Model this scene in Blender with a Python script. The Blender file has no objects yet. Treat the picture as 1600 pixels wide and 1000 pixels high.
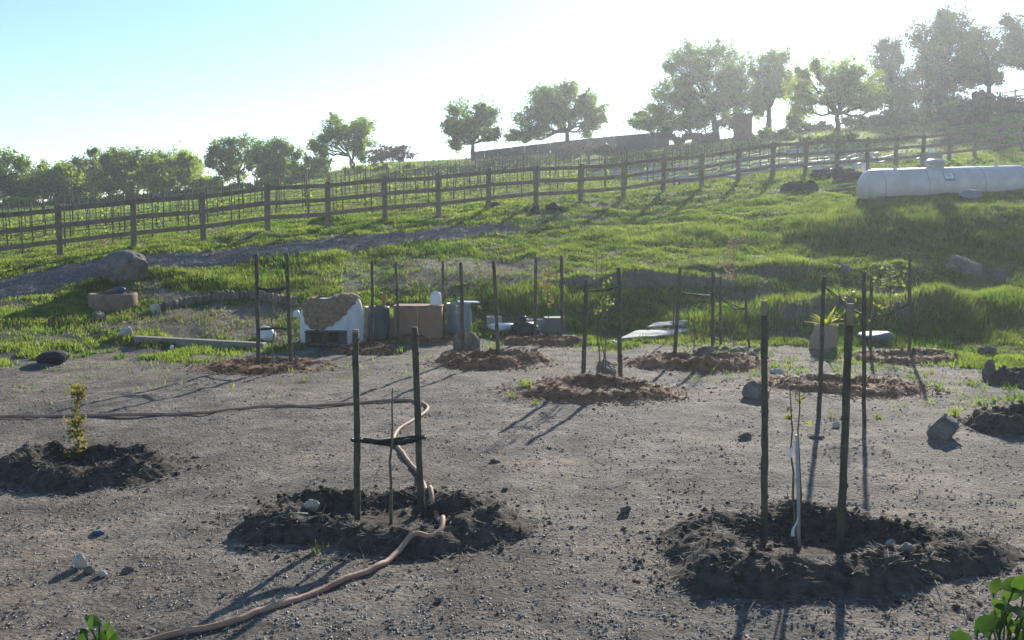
import bpy, bmesh, math, random
import numpy as np
from mathutils import Vector, Matrix

# ------------------------------------------------------------------ camera, sky, sun, exposure
scene = bpy.context.scene
col = scene.collection
F_PX = 1600.0
CAM_H = 2.6
PITCH = math.atan(150.0 / F_PX)
cam_d = bpy.data.cameras.new('camera')
cam_d.sensor_width = 36.0
cam_d.lens = 36.0
cam_d.clip_start = 0.05
cam_d.clip_end = 3000.0
cam = bpy.data.objects.new('camera', cam_d)
col.objects.link(cam)
cam.location = (0, 0, CAM_H)
cam.rotation_euler = (math.pi / 2 - PITCH, 0, 0)
scene.camera = cam

SUN_AZ = math.radians(18.0)      # to the right of the viewing direction (+Y)
SUN_EL = math.radians(20.5)
world = bpy.data.worlds.new('World')
scene.world = world
world.use_nodes = True
wn = world.node_tree
wn.nodes.clear()
w_out = wn.nodes.new('ShaderNodeOutputWorld')
w_bg = wn.nodes.new('ShaderNodeBackground')
w_sky = wn.nodes.new('ShaderNodeTexSky')
w_sky.sky_type = 'NISHITA'
w_sky.sun_disc = False
w_sky.sun_elevation = SUN_EL
w_sky.sun_rotation = SUN_AZ
w_sky.altitude = 100
w_sky.air_density = 1.0
w_sky.dust_density = 0.1
w_sky.ozone_density = 4.0
w_bg.inputs['Strength'].default_value = 0.097
wn.links.new(w_sky.outputs[0], w_bg.inputs[0])
wn.links.new(w_bg.outputs[0], w_out.inputs[0])

sun_d = bpy.data.lights.new('sun', 'SUN')
sun_d.energy = 4.6
sun_d.angle = math.radians(0.55)
sun_d.color = (1.0, 0.93, 0.82)
sun = bpy.data.objects.new('sun', sun_d)
col.objects.link(sun)
sun_dir = Vector((math.sin(SUN_AZ) * math.cos(SUN_EL), math.cos(SUN_AZ) * math.cos(SUN_EL), math.sin(SUN_EL)))
sun.rotation_euler = sun_dir.to_track_quat('Z', 'Y').to_euler()
sun.location = sun_dir * 60

vs = scene.view_settings
vs.view_transform = 'Standard'
vs.look = 'None'
vs.gamma = 1.0
vs.exposure = 0.92
vs.use_curve_mapping = False
scene.cycles.max_bounces = 6
scene.cycles.transparent_max_bounces = 8
scene.cycles.volume_bounces = 0
scene.cycles.use_denoising = True
scene.cycles.sample_clamp_indirect = 4.0

rng = np.random.default_rng(7)
random.seed(7)

# ------------------------------------------------------------------ terrain height field
cP, sP = math.cos(PITCH), math.sin(PITCH)

def ray(px, py):
    a, b = (px - 800.0) / F_PX, (500.0 - py) / F_PX
    return np.array([a, cP + b * sP, -sP + b * cP])

def at(px, py, Y):
    """the point at horizontal distance Y seen at this place of the picture"""
    d = ray(px, py)
    k = Y / d[1]
    return np.array([d[0] * k, Y, CAM_H + d[2] * k])

YG = np.concatenate([np.arange(-40, 130, 0.1), np.arange(130, 900, 2.0)])
# survey columns: (picture column, [(picture row, distance)...]) read off the slope
SURVEY = [
    (0,    19.3, [(455, 25.5), (420, 28.0), (413, 29.2), (400, 31.5), (362, 48), (334, 80), (322, 105)]),
    (200,  20.3, [(474, 24.3), (414, 26.8), (398, 28.8), (388, 30.7), (374, 33.5), (350, 48), (328, 75), (310, 105)]),
    (400,  21.6, [(470, 25.0), (397, 29.0), (379, 31.0), (361, 32.9), (347, 36), (322, 52), (304, 75), (290, 105)]),
    (600,  22.4, [(465, 25.5), (377, 31.2), (361, 33.3), (343, 35.2), (326, 40), (300, 55), (272, 80), (254, 103)]),
    (800,  23.6, [(458, 25.8), (430, 27.4), (397, 30.0), (352, 34.5), (320, 38.0), (300, 45), (268, 75), (243, 97)]),
    (1000, 23.2, [(449, 26.2), (423, 26.34), (410, 28.3), (347, 35.5), (330, 38.5), (304, 41.1), (284, 50), (252, 75), (231, 97)]),
    (1200, 22.6, [(475, 25.0), (434, 27.2), (418, 27.34), (388, 31.0), (347, 33.6), (322, 36.0), (277, 45.0), (258, 53), (232, 75), (208, 97)]),
    (1400, 21.4, [(446, 26.3), (415, 27.5), (386, 29.2), (338, 31.2), (320, 32.5), (262, 49.4), (240, 60), (214, 76), (192, 97)]),
    (1600, 19.8, [(470, 25.0), (402, 28.5), (352, 30.5), (319, 32.0), (302, 35.0), (236, 55.0), (216, 63), (182, 80), (156, 97)]),
]
COL_U, COL_Z, BND = [], [], []
for px, yflat, kn in SURVEY:
    ys, zs = [-40.0, yflat - 1.0, yflat], [0.0, 0.0, 0.02]
    for (py, Y) in kn:
        ys.append(Y); zs.append(at(px, py, Y)[2])
    yl, zl = ys[-1], zs[-1]
    ys += [yl + 12, yl + 60, yl + 200, 900]; zs += [zl + 0.1, zl - 5, zl - 22, zl - 40]
    z = np.interp(YG, ys, zs)
    zsm = np.convolve(np.pad(z, 1, mode='edge'), np.ones(3) / 3, 'valid')
    far = np.convolve(np.pad(z, 15, mode='edge'), np.ones(31) / 31, 'valid')
    w = np.clip((YG - 29) / 6, 0, 1)
    COL_Z.append(zsm * (1 - w) + far * w)
    COL_U.append((px - 800.0) / F_PX)
    BND.append(yflat)
COL_U = np.array(COL_U); COL_Z = np.array(COL_Z); BND = np.array(BND)

def hash2(ix, iy, seed):
    h = (ix.astype(np.int64) * 374761393 + iy.astype(np.int64) * 668265263 + seed * 974634777) & 0xFFFFFFFF
    h = ((h ^ (h >> 13)) * 1274126177) & 0xFFFFFFFF
    return ((h ^ (h >> 16)) & 0xFFFF) / 65535.0

def vnoise(x, y, seed=0):
    ix, iy = np.floor(x), np.floor(y)
    fx, fy = x - ix, y - iy
    fx = fx * fx * (3 - 2 * fx); fy = fy * fy * (3 - 2 * fy)
    a, b = hash2(ix, iy, seed), hash2(ix + 1, iy, seed)
    c, d = hash2(ix, iy + 1, seed), hash2(ix + 1, iy + 1, seed)
    return (a * (1 - fx) + b * fx) * (1 - fy) + (c * (1 - fx) + d * fx) * fy

def fbm(x, y, seed=0, oct=4):
    s, amp, t = 0.0, 1.0, 0.0
    for o in range(oct):
        s = s + amp * vnoise(x * 2 ** o, y * 2 ** o, seed + o)
        t += amp; amp *= 0.5
    return s / t

HUMPS = []      # (X, Y, radius x, radius y, height): heaps of earth and grassy hummocks

def height(X, Y):
    X = np.atleast_1d(np.asarray(X, float)); Y = np.atleast_1d(np.asarray(Y, float))
    u = np.clip(X / np.maximum(Y, 4.0), COL_U[0], COL_U[-1])
    fi = np.clip((u - COL_U[0]) / (COL_U[1] - COL_U[0]), 0, len(COL_U) - 1.0001)
    i = fi.astype(int); f = fi - i
    zs = np.stack([np.interp(Y, YG, z) for z in COL_Z])
    n = np.arange(len(X))
    z = zs[i, n] * (1 - f) + zs[i + 1, n] * f
    rough = np.clip((Y - 18) / 6, 0, 1)
    z = z + (fbm(X * 0.8, Y * 0.8, 3) - 0.5) * (0.05 + 0.16 * rough) * np.clip(1.3 - Y / 90, 0, 1)
    z = z + (fbm(X * 4, Y * 4, 11, 3) - 0.5) * 0.06 + np.clip(fbm(X * 2.2 + Y * 0.4, Y * 1.1, 14, 3) - 0.5, -0.2, 0.05) * 0.10
    for (hx, hy, rx, ry, hh) in HUMPS:
        d2 = ((X - hx) / rx) ** 2 + ((Y - hy) / ry) ** 2
        z = z + hh * np.exp(-d2 * 1.4)
    return z

def hz(x, y):
    return float(height(x, y)[0])

_YS = np.concatenate([np.arange(3, 45, 0.03), np.arange(45, 130, 0.15)])
def hit(px, py):
    """where the line of sight meets the ground"""
    d = ray(px, py)
    k = _YS / d[1]
    zz = CAM_H + d[2] * k
    hh = height(d[0] * k, _YS)
    below = np.nonzero(zz <= hh)[0]
    j = below[0] if len(below) else len(_YS) - 1
    return np.array([d[0] * k[j], _YS[j], hh[j]])

def hump(px, py, rx, ry, h):
    p = hit(px, py)
    HUMPS.append((p[0], p[1], rx, ry, h))
new_humps = [(1465, 492, 1.35, 0.9, 0.55), (1300, 490, 1.5, 0.7, 0.42), (330, 512, 2.2, 1.2, 0.05), (255, 470, 1.2, 0.7, 0.04),
             (1180, 455, 1.0, 0.6, 0.25), (740, 440, 2.0, 1.2, 0.06), (1400, 425, 0.8, 0.5, 0.25), (1590, 480, 1.2, 0.8, 0.4)]
_tmp = [(hit(a, b), c, d, e) for a, b, c, d, e in new_humps]
for p, c, d, e in _tmp:
    HUMPS.append((p[0], p[1], c, d, e))

# ------------------------------------------------------------------ helpers
def tag(o, label, cat, group=None):
    o['label'] = label; o['category'] = cat
    if group: o['group'] = group
    return o

def empty(name, loc, label, cat, group=None):
    o = bpy.data.objects.new(name, None)
    col.objects.link(o); o.location = [float(v) for v in loc]
    o.empty_display_size = 0.1
    return tag(o, label, cat, group)

def mesh_np(name, V, F, mat, smooth=True):
    V = np.asarray(V, np.float32); F = np.asarray(F, np.int32)
    me = bpy.data.meshes.new(name)
    nf, k = F.shape
    me.vertices.add(len(V)); me.vertices.foreach_set('co', V.ravel())
    me.loops.add(nf * k); me.loops.foreach_set('vertex_index', F.ravel())
    me.polygons.add(nf)
    me.polygons.foreach_set('loop_start', np.arange(0, nf * k, k, dtype=np.int32))
    me.polygons.foreach_set('loop_total', np.full(nf, k, np.int32))
    me.polygons.foreach_set('use_smooth', np.full(nf, smooth, bool))
    me.update(calc_edges=True)
    if mat: me.materials.append(mat)
    return me

def link(name, me, parent=None, loc=None):
    o = bpy.data.objects.new(name, me)
    col.objects.link(o)
    if parent is not None: o.parent = parent
    if loc is not None: o.location = [float(v) for v in loc]
    return o

def obj(name, V, F, mat, parent=None, smooth=True, origin=None):
    """world-space vertices become one mesh object whose origin is its parent's (or its own base)"""
    V = np.asarray(V, float)
    if parent is not None:
        # parents sit at an unrotated place; a nested parent adds its own place
        off = np.zeros(3); p = parent
        while p is not None:
            off += np.array(p.location); p = p.parent
        return link(name, mesh_np(name, V - off, F, mat, smooth), parent)
    o_ = np.array(origin if origin is not None else [V[:, 0].mean(), V[:, 1].mean(), V[:, 2].min()])
    return link(name, mesh_np(name, V - o_, F, mat, smooth), None, o_)

class MB:
    """collects quads (triangles repeat their last corner) into one mesh"""
    def __init__(self): self.v = []; self.f = []; self.n = 0
    def add(self, V, F):
        V = np.asarray(V, float); F = np.asarray(F, int)
        if F.shape[1] == 4: pass
        self.v.append(V); self.f.append(F + self.n); self.n += len(V)
        return self
    def data(self):
        V = np.concatenate(self.v)
        quads = [f for f in self.f if f.shape[1] == 4]; tris = [f for f in self.f if f.shape[1] == 3]
        if quads and tris:
            q = np.concatenate(quads)
            t = np.concatenate([q[:, [0, 1, 2]], q[:, [0, 2, 3]]] + tris)
            return V, t
        return V, np.concatenate(quads or tris)
    def build(self, name, mat, parent=None, smooth=True, origin=None):
        V, F = self.data()
        return obj(name, V, F, mat, parent, smooth, origin)

def tube_vf(P, R, sides=8, cap=True, flat=1.0):
    P = np.asarray(P, float); n = len(P)
    R = np.full(n, R) if np.isscalar(R) else np.asarray(R, float)
    T = np.gradient(P, axis=0); T /= np.linalg.norm(T, axis=1)[:, None] + 1e-9
    ref = np.array([0, 0, 1.0]) if abs(T[:, 2]).mean() < 0.8 else np.array([1.0, 0, 0])
    A = np.cross(T, ref); A /= np.linalg.norm(A, axis=1)[:, None] + 1e-9
    B = np.cross(A, T)
    th = np.arange(sides) / sides * 2 * math.pi
    V = (P[:, None] + R[:, None, None] * (np.cos(th)[None, :, None] * A[:, None] + flat * np.sin(th)[None, :, None] * B[:, None])).reshape(-1, 3)
    i = np.arange(n - 1)[:, None] * sides; j = np.arange(sides)[None]; j2 = (j + 1) % sides
    Fq = np.stack([i + j, i + j2, i + sides + j2, i + sides + j], -1).reshape(-1, 4)
    if cap:
        c0, c1 = len(V), len(V) + 1
        V = np.concatenate([V, P[:1], P[-1:]])
        a = np.arange(sides); b = (a + 1) % sides
        k = (n - 1) * sides
        Fq = np.concatenate([Fq, np.stack([b, a, np.full(sides, c0), np.full(sides, c0)], 1)[:, [0, 1, 2, 3]],
                             np.stack([k + a, k + b, np.full(sides, c1), np.full(sides, c1)], 1)])
        # degenerate quads become triangles
        tri = Fq[:, 2] == Fq[:, 3]
        q = Fq[~tri]; t = Fq[tri][:, :3]
        Fq = np.concatenate([q[:, [0, 1, 2]], q[:, [0, 2, 3]], t])
    return V, Fq

def box_vf(c, s, yaw=0.0, tilt=0.0, bev=0.0, jit=0.0, seed=0):
    """bevelled box: centre, full sizes"""
    hx, hy, hz_ = [v / 2 for v in s]
    b = min(bev, hx * 0.8, hy * 0.8, hz_ * 0.8) if bev else 0
    bm = bmesh.new()
    bmesh.ops.create_cube(bm, size=1.0)
    for v in bm.verts: v.co = Vector((v.co.x * s[0], v.co.y * s[1], v.co.z * s[2]))
    if b: bmesh.ops.bevel(bm, geom=bm.edges[:], offset=b, segments=1, affect='EDGES')
    bmesh.ops.triangulate(bm, faces=bm.faces[:])
    r = random.Random(seed)
    if jit:
        for v in bm.verts: v.co += Vector((r.uniform(-jit, jit), r.uniform(-jit, jit), r.uniform(-jit, jit)))
    M = Matrix.Translation(Vector([float(q) for q in c])) @ Matrix.Rotation(yaw, 4, 'Z') @ Matrix.Rotation(tilt, 4, 'Y')
    bm.verts.ensure_lookup_table()
    V = np.array([M @ v.co for v in bm.verts])
    Fc = np.array([[v.index for v in f.verts] for f in bm.faces])
    bm.free()
    return V, Fc

def lathe_vf(prof, n=28):
    """profile of (radius, height) about the z axis"""
    prof = np.asarray(prof, float)
    th = np.arange(n) / n * 2 * math.pi
    V = np.stack([prof[:, 0][:, None] * np.cos(th), prof[:, 0][:, None] * np.sin(th), np.repeat(prof[:, 1][:, None], n, 1)], -1).reshape(-1, 3)
    i = np.arange(len(prof) - 1)[:, None] * n; j = np.arange(n)[None]; j2 = (j + 1) % n
    return V, np.stack([i + j, i + j2, i + n + j2, i + n + j], -1).reshape(-1, 4)

_ico = {}
def ico(sub):
    if sub not in _ico:
        bm = bmesh.new(); bmesh.ops.create_icosphere(bm, subdivisions=sub, radius=1.0)
        V = np.array([v.co[:] for v in bm.verts]); Fc = np.array([[v.index for v in f.verts] for f in bm.faces])
        bm.free(); _ico[sub] = (V, Fc)
    return _ico[sub]

def noise3(V, seed, f):
    return (vnoise(V[:, 0] * f + 5, V[:, 1] * f + V[:, 2] * f * 0.7, seed) + vnoise(V[:, 1] * f + 9, V[:, 2] * f - V[:, 0] * f * 0.6, seed + 5)) - 1.0

def rock_vf(size, seed, cuts=9, sub=4, rough=0.05):
    V, Fc = ico(sub); V = V.copy()
    r = np.random.default_rng(seed)
    for _ in range(cuts):
        n = r.normal(size=3); n /= np.linalg.norm(n)
        d = r.uniform(0.50, 0.84)
        k = V @ n - d
        V = V - np.where(k > 0, k, 0)[:, None] * n * 0.93
    V = V * (1 + 1.6 * rough * noise3(V, seed, 2.5)[:, None] + 0.7 * rough * noise3(V, seed + 2, 7)[:, None] + 0.3 * rough * noise3(V, seed + 3, 17)[:, None])
    V = V - (V.max(0) + V.min(0)) / 2
    V = V / (V.max(0) - V.min(0)) * np.asarray(size)
    V[:, 2] += size[2] / 2
    return V, Fc

# ------------------------------------------------------------------ materials
def new_mat(name):
    m = bpy.data.materials.new(name); m.use_nodes = True
    nt = m.node_tree; nt.nodes.clear()
    out = nt.nodes.new('ShaderNodeOutputMaterial')
    return m, nt, out

def nd(nt, typ, **kw):
    n = nt.nodes.new(typ)
    for k, v in kw.items(): setattr(n, k, v)
    return n

def noise_node(nt, scale, detail=5, rough=0.6, coord=None, dist=0.0):
    n = nd(nt, 'ShaderNodeTexNoise')
    n.inputs['Scale'].default_value = scale; n.inputs['Detail'].default_value = detail
    n.inputs['Roughness'].default_value = rough; n.inputs['Distortion'].default_value = dist
    if coord is not None: nt.links.new(coord, n.inputs['Vector'])
    return n

def ramp(nt, fac, stops):
    r = nd(nt, 'ShaderNodeValToRGB')
    e = r.color_ramp.elements
    while len(e) > len(stops): e.remove(e[-1])
    while len(e) < len(stops): e.new(0.5)
    for q, (p, c) in zip(e, stops):
        q.position = p; q.color = (*c, 1) if len(c) == 3 else c
    nt.links.new(fac, r.inputs[0])
    return r

def mixc(nt, fac, a, b, typ='MIX'):
    m = nd(nt, 'ShaderNodeMix', data_type='RGBA', blend_type=typ)
    for s, v in ((m.inputs[0], fac), (m.inputs[6], a), (m.inputs[7], b)):
        if isinstance(v, (int, float)): s.default_value = v
        elif isinstance(v, tuple): s.default_value = (*v, 1)
        else: nt.links.new(v, s)
    return m.outputs[2]

def surf(name, c1, c2, scale=6, rough=0.8, bump=0.3, bscale=30, bdist=0.01, spec=0.3, c3=None, metallic=0.0):
    m, nt, out = new_mat(name)
    b = nd(nt, 'ShaderNodeBsdfPrincipled')
    geo = nd(nt, 'ShaderNodeNewGeometry').outputs['Position']
    n1 = noise_node(nt, scale, 6, 0.65, geo)
    stops = [(0.32, c1), (0.68, c2)] if c3 is None else [(0.3, c1), (0.52, c2), (0.72, c3)]
    r = ramp(nt, n1.outputs[0], stops)
    nt.links.new(r.outputs[0], b.inputs['Base Color'])
    b.inputs['Roughness'].default_value = rough
    b.inputs['Metallic'].default_value = metallic
    b.inputs['Specular IOR Level'].default_value = spec
    if bump:
        n2 = noise_node(nt, bscale, 6, 0.7, geo)
        bp = nd(nt, 'ShaderNodeBump'); bp.inputs['Strength'].default_value = bump; bp.inputs['Distance'].default_value = bdist
        nt.links.new(n2.outputs[0], bp.inputs['Height']); nt.links.new(bp.outputs[0], b.inputs['Normal'])
    nt.links.new(b.outputs[0], out.inputs[0])
    return m

def leafy(name, c1, c2, trans, scale=0.6, tmix=0.5, rough=0.55, spec=0.25, fine=9.0):
    """leaves: light goes through them as well as off them"""
    m, nt, out = new_mat(name)
    geo = nd(nt, 'ShaderNodeNewGeometry').outputs['Position']
    n1 = noise_node(nt, scale, 3, 0.6, geo)
    n2 = noise_node(nt, fine, 2, 0.6, geo)
    ad = nd(nt, 'ShaderNodeMath', operation='ADD'); nt.links.new(n1.outputs[0], ad.inputs[0]); nt.links.new(n2.outputs[0], ad.inputs[1])
    hf = nd(nt, 'ShaderNodeMath', operation='MULTIPLY'); hf.inputs[1].default_value = 0.5; nt.links.new(ad.outputs[0], hf.inputs[0])
    r = ramp(nt, hf.outputs[0], [(0.38, c1), (0.62, c2)])
    b = nd(nt, 'ShaderNodeBsdfPrincipled'); b.inputs['Roughness'].default_value = rough; b.inputs['Specular IOR Level'].default_value = spec
    nt.links.new(r.outputs[0], b.inputs['Base Color'])
    t = nd(nt, 'ShaderNodeBsdfTranslucent')
    nt.links.new(mixc(nt, 1.0, r.outputs[0], trans, 'MULTIPLY'), t.inputs[0])
    mx = nd(nt, 'ShaderNodeMixShader'); mx.inputs[0].default_value = tmix
    nt.links.new(b.outputs[0], mx.inputs[1]); nt.links.new(t.outputs[0], mx.inputs[2]); nt.links.new(mx.outputs[0], out.inputs[0])
    return m

M = {}
M['grass'] = leafy('grass_blades', (0.040, 0.090, 0.014), (0.20, 0.24, 0.055), (1.8, 1.9, 0.95), 0.55, 0.6, 0.5, 0.4, fine=3.0)
M['drygrass'] = leafy('dry_grass_blades', (0.13, 0.115, 0.06), (0.22, 0.20, 0.10), (1.3, 1.3, 0.9), 0.6, 0.4)
M['oak'] = leafy('oak_leaves', (0.045, 0.090, 0.013), (0.150, 0.195, 0.028), (2.2, 2.3, 0.9), 0.35, 0.62, fine=1.4)
M['oaklight'] = leafy('pale_oak_leaves', (0.085, 0.140, 0.014), (0.22, 0.26, 0.03), (2.1, 2.2, 0.8), 0.35, 0.62, fine=1.4)
M['euc'] = leafy('eucalyptus_leaves', (0.040, 0.066, 0.028), (0.095, 0.125, 0.045), (1.7, 1.9, 1.0), 0.35, 0.4, fine=1.4)
M['drybush'] = leafy('dry_twig_leaves', (0.09, 0.06, 0.045), (0.16, 0.12, 0.08), (1.3, 1.1, 0.9), 0.6, 0.35)
M['twig'] = surf('bare_twigs', (0.08, 0.07, 0.05), (0.13, 0.115, 0.08), 4, 0.9, 0)
M['bark'] = surf('tree_bark', (0.03, 0.024, 0.018), (0.07, 0.056, 0.042), 3, 0.95, 0.5, 12, 0.04)
M['stake'] = surf('weathered_stake_wood', (0.055, 0.05, 0.036), (0.12, 0.105, 0.075), 9, 0.85, 0.5, 60, 0.006)
M['stakecut'] = surf('bare_stake_wood', (0.25, 0.19, 0.12), (0.34, 0.26, 0.17), 12, 0.85, 0.4, 80, 0.004)
M['cane'] = surf('sapling_bark', (0.10, 0.085, 0.06), (0.18, 0.15, 0.11), 20, 0.8, 0.3, 90, 0.003)
M['fence'] = surf('fence_timber', (0.15, 0.112, 0.08), (0.29, 0.222, 0.163), 5, 0.85, 0.5, 40, 0.008)
M['strap'] = surf('dark_tree_tie', (0.015, 0.02, 0.018), (0.03, 0.04, 0.036), 20, 0.6, 0.2)
M['hose'] = surf('dusty_red_hose', (0.30, 0.15, 0.10), (0.46, 0.30, 0.21), 5.0, 0.7, 0.5, 45, 0.008, 0.25)
M['soil'] = surf('dark_dug_soil', (0.040, 0.032, 0.026), (0.155, 0.126, 0.100), 11, 0.95, 1.0, 45, 0.03, 0.15)
M['redsoil'] = surf('brown_mulch_soil', (0.115, 0.056, 0.032), (0.38, 0.20, 0.115), 9, 0.95, 0.9, 38, 0.02, 0.15)
M['straw'] = surf('mulch_straw', (0.13, 0.075, 0.042), (0.36, 0.23, 0.13), 8, 0.8, 0)
M['root'] = surf('soil_rootlets', (0.08, 0.068, 0.055), (0.26, 0.22, 0.175), 8, 0.9, 0)
M['rock'] = surf('grey_fieldstone', (0.10, 0.088, 0.075), (0.30, 0.265, 0.225), 5, 0.85, 1.0, 13, 0.06)
M['rockred'] = surf('brown_fieldstone', (0.11, 0.085, 0.07), (0.30, 0.245, 0.20), 7, 0.85, 1.0, 14, 0.06)
M['rockpale'] = surf('pale_stone', (0.36, 0.32, 0.25), (0.52, 0.47, 0.38), 6, 0.8, 0.4, 30, 0.01)
M['rockdark'] = surf('black_stone', (0.018, 0.018, 0.018), (0.045, 0.042, 0.038), 5, 0.7, 0.5, 25, 0.015)
M['pebble'] = surf('gravel_pebbles', (0.11, 0.10, 0.09), (0.22, 0.20, 0.175), 5, 0.7, 0, c3=(0.34, 0.32, 0.28), spec=0.5)
M['concrete'] = surf('concrete', (0.26, 0.25, 0.23), (0.38, 0.365, 0.335), 5, 0.85, 0.4, 40, 0.006)
M['terracotta'] = surf('worn_planter_ring', (0.17, 0.105, 0.075), (0.30, 0.20, 0.15), 4, 0.85, 0.4, 30, 0.008)
M['timberpale'] = surf('sun_bleached_timber', (0.17, 0.15, 0.125), (0.30, 0.27, 0.23), 6, 0.8, 0.4, 40, 0.006)
M['tarp'] = surf('white_plastic_tarp', (0.52, 0.53, 0.54), (0.66, 0.66, 0.66), 3, 0.4, 0.3, 14, 0.02, 0.5)
M['burlap'] = surf('brown_netting', (0.16, 0.105, 0.065), (0.36, 0.255, 0.16), 14, 0.9, 0.9, 60, 0.02, 0.15)
M['darkwood'] = surf('dark_pallet_wood', (0.055, 0.048, 0.038), (0.11, 0.098, 0.08), 8, 0.85, 0.4)
M['drumdark'] = surf('slate_blue_plastic', (0.042, 0.062, 0.075), (0.06, 0.082, 0.096), 3, 0.5, 0.1, 20, 0.004, 0.4)
M['drumpale'] = surf('pale_blue_plastic', (0.17, 0.215, 0.235), (0.215, 0.26, 0.275), 3, 0.5, 0.1, 20, 0.004, 0.4)
M['ply'] = surf('brown_plywood', (0.22, 0.135, 0.085), (0.32, 0.20, 0.13), 5, 0.8, 0.3, 50, 0.004)
M['white'] = surf('white_plastic', (0.70, 0.70, 0.69), (0.78, 0.78, 0.77), 3, 0.4, 0.1)
M['tank'] = surf('white_tank_paint', (0.47, 0.40, 0.37), (0.64, 0.56, 0.53), 1.6, 0.35, 0.05, 10, 0.004, 0.5)
M['black'] = surf('black_plastic', (0.010, 0.010, 0.012), (0.022, 0.022, 0.025), 8, 0.45, 0.5, 14, 0.02, 0.5)
M['blue'] = surf('blue_plastic', (0.03, 0.07, 0.16), (0.05, 0.10, 0.20), 8, 0.5, 0.2)
M['blackbox'] = surf('grey_green_box', (0.12, 0.135, 0.13), (0.16, 0.175, 0.17), 4, 0.6, 0.1)
M['orange'] = surf('faded_orange', (0.36, 0.09, 0.04), (0.46, 0.13, 0.06), 6, 0.6, 0.1)
M['sack'] = surf('tan_burlap_sack', (0.26, 0.19, 0.13), (0.36, 0.275, 0.195), 10, 0.9, 0.7, 70, 0.01)
M['lily'] = leafy('yellow_green_leaf', (0.26, 0.30, 0.03), (0.40, 0.42, 0.06), (1.5, 1.5, 0.7), 4, 0.5)
M['sapleaf'] = leafy('young_tree_leaf', (0.12, 0.15, 0.04), (0.25, 0.26, 0.09), (1.6, 1.6, 0.7), 6, 0.5)
M['yellowleaf'] = leafy('yellowing_leaf', (0.15, 0.14, 0.04), (0.28, 0.25, 0.09), (1.4, 1.3, 0.7), 9, 0.45)
M['pinkleaf'] = leafy('pinkish_bud', (0.20, 0.15, 0.12), (0.32, 0.25, 0.21), (1.3, 1.1, 1.0), 8, 0.4)
M['shrub'] = leafy('glossy_shrub_leaf', (0.035, 0.075, 0.015), (0.085, 0.13, 0.028), (1.3, 1.5, 0.7), 8, 0.45, 0.3, 0.5)
M['sheet'] = surf('dull_white_board', (0.34, 0.34, 0.33), (0.48, 0.47, 0.45), 4, 0.7, 0.3, 20, 0.01, 0.2)
M['palebag'] = surf('dusty_blue_bag', (0.12, 0.16, 0.175), (0.19, 0.23, 0.245), 6, 0.6, 0.6, 12, 0.03, 0.3)
M['film'] = surf('pale_mulch_film', (0.22, 0.22, 0.21), (0.42, 0.42, 0.41), 2, 0.55, 0.5, 6, 0.03, 0.3)
M['wire'] = surf('trellis_wire', (0.10, 0.10, 0.095), (0.16, 0.16, 0.15), 4, 0.5, 0)
M['wall'] = surf('dark_stone_wall', (0.060, 0.055, 0.052), (0.12, 0.11, 0.10), 1.6, 0.9, 0.7, 5, 0.06)
M['brick'] = surf('brown_brick', (0.13, 0.065, 0.045), (0.21, 0.115, 0.08), 3, 0.9, 0.6, 9, 0.03)
M['tube'] = surf('white_trunk_guard', (0.26, 0.26, 0.27), (0.46, 0.46, 0.47), 14, 0.5, 0.3)
M['red'] = surf('red_ribbon', (0.34, 0.03, 0.025), (0.42, 0.05, 0.04), 9, 0.6, 0)
M['greenrope'] = surf('green_cord', (0.06, 0.14, 0.07), (0.10, 0.2, 0.1), 9, 0.7, 0)

# ------------------------------------------------------------------ the ground and what covers it
edge_px = [(-400, 575), (0, 566), (90, 561), (200, 557), (310, 562), (420, 548), (540, 541), (620, 534), (700, 527), (780, 524),
           (880, 534), (960, 548), (1010, 538), (1100, 536), (1200, 545), (1330, 548), (1450, 562), (1530, 578), (1600, 592), (2000, 625)]
edge_pts = np.array([hit(a, b) for a, b in edge_px])
EU, EY = edge_pts[:, 0] / edge_pts[:, 1], edge_pts[:, 1]
o_ = np.argsort(EU); EU, EY = EU[o_], EY[o_]

def ell(lst):
    return [(hit(a, b), rx, ry, s) for a, b, rx, ry, s in lst]
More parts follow.
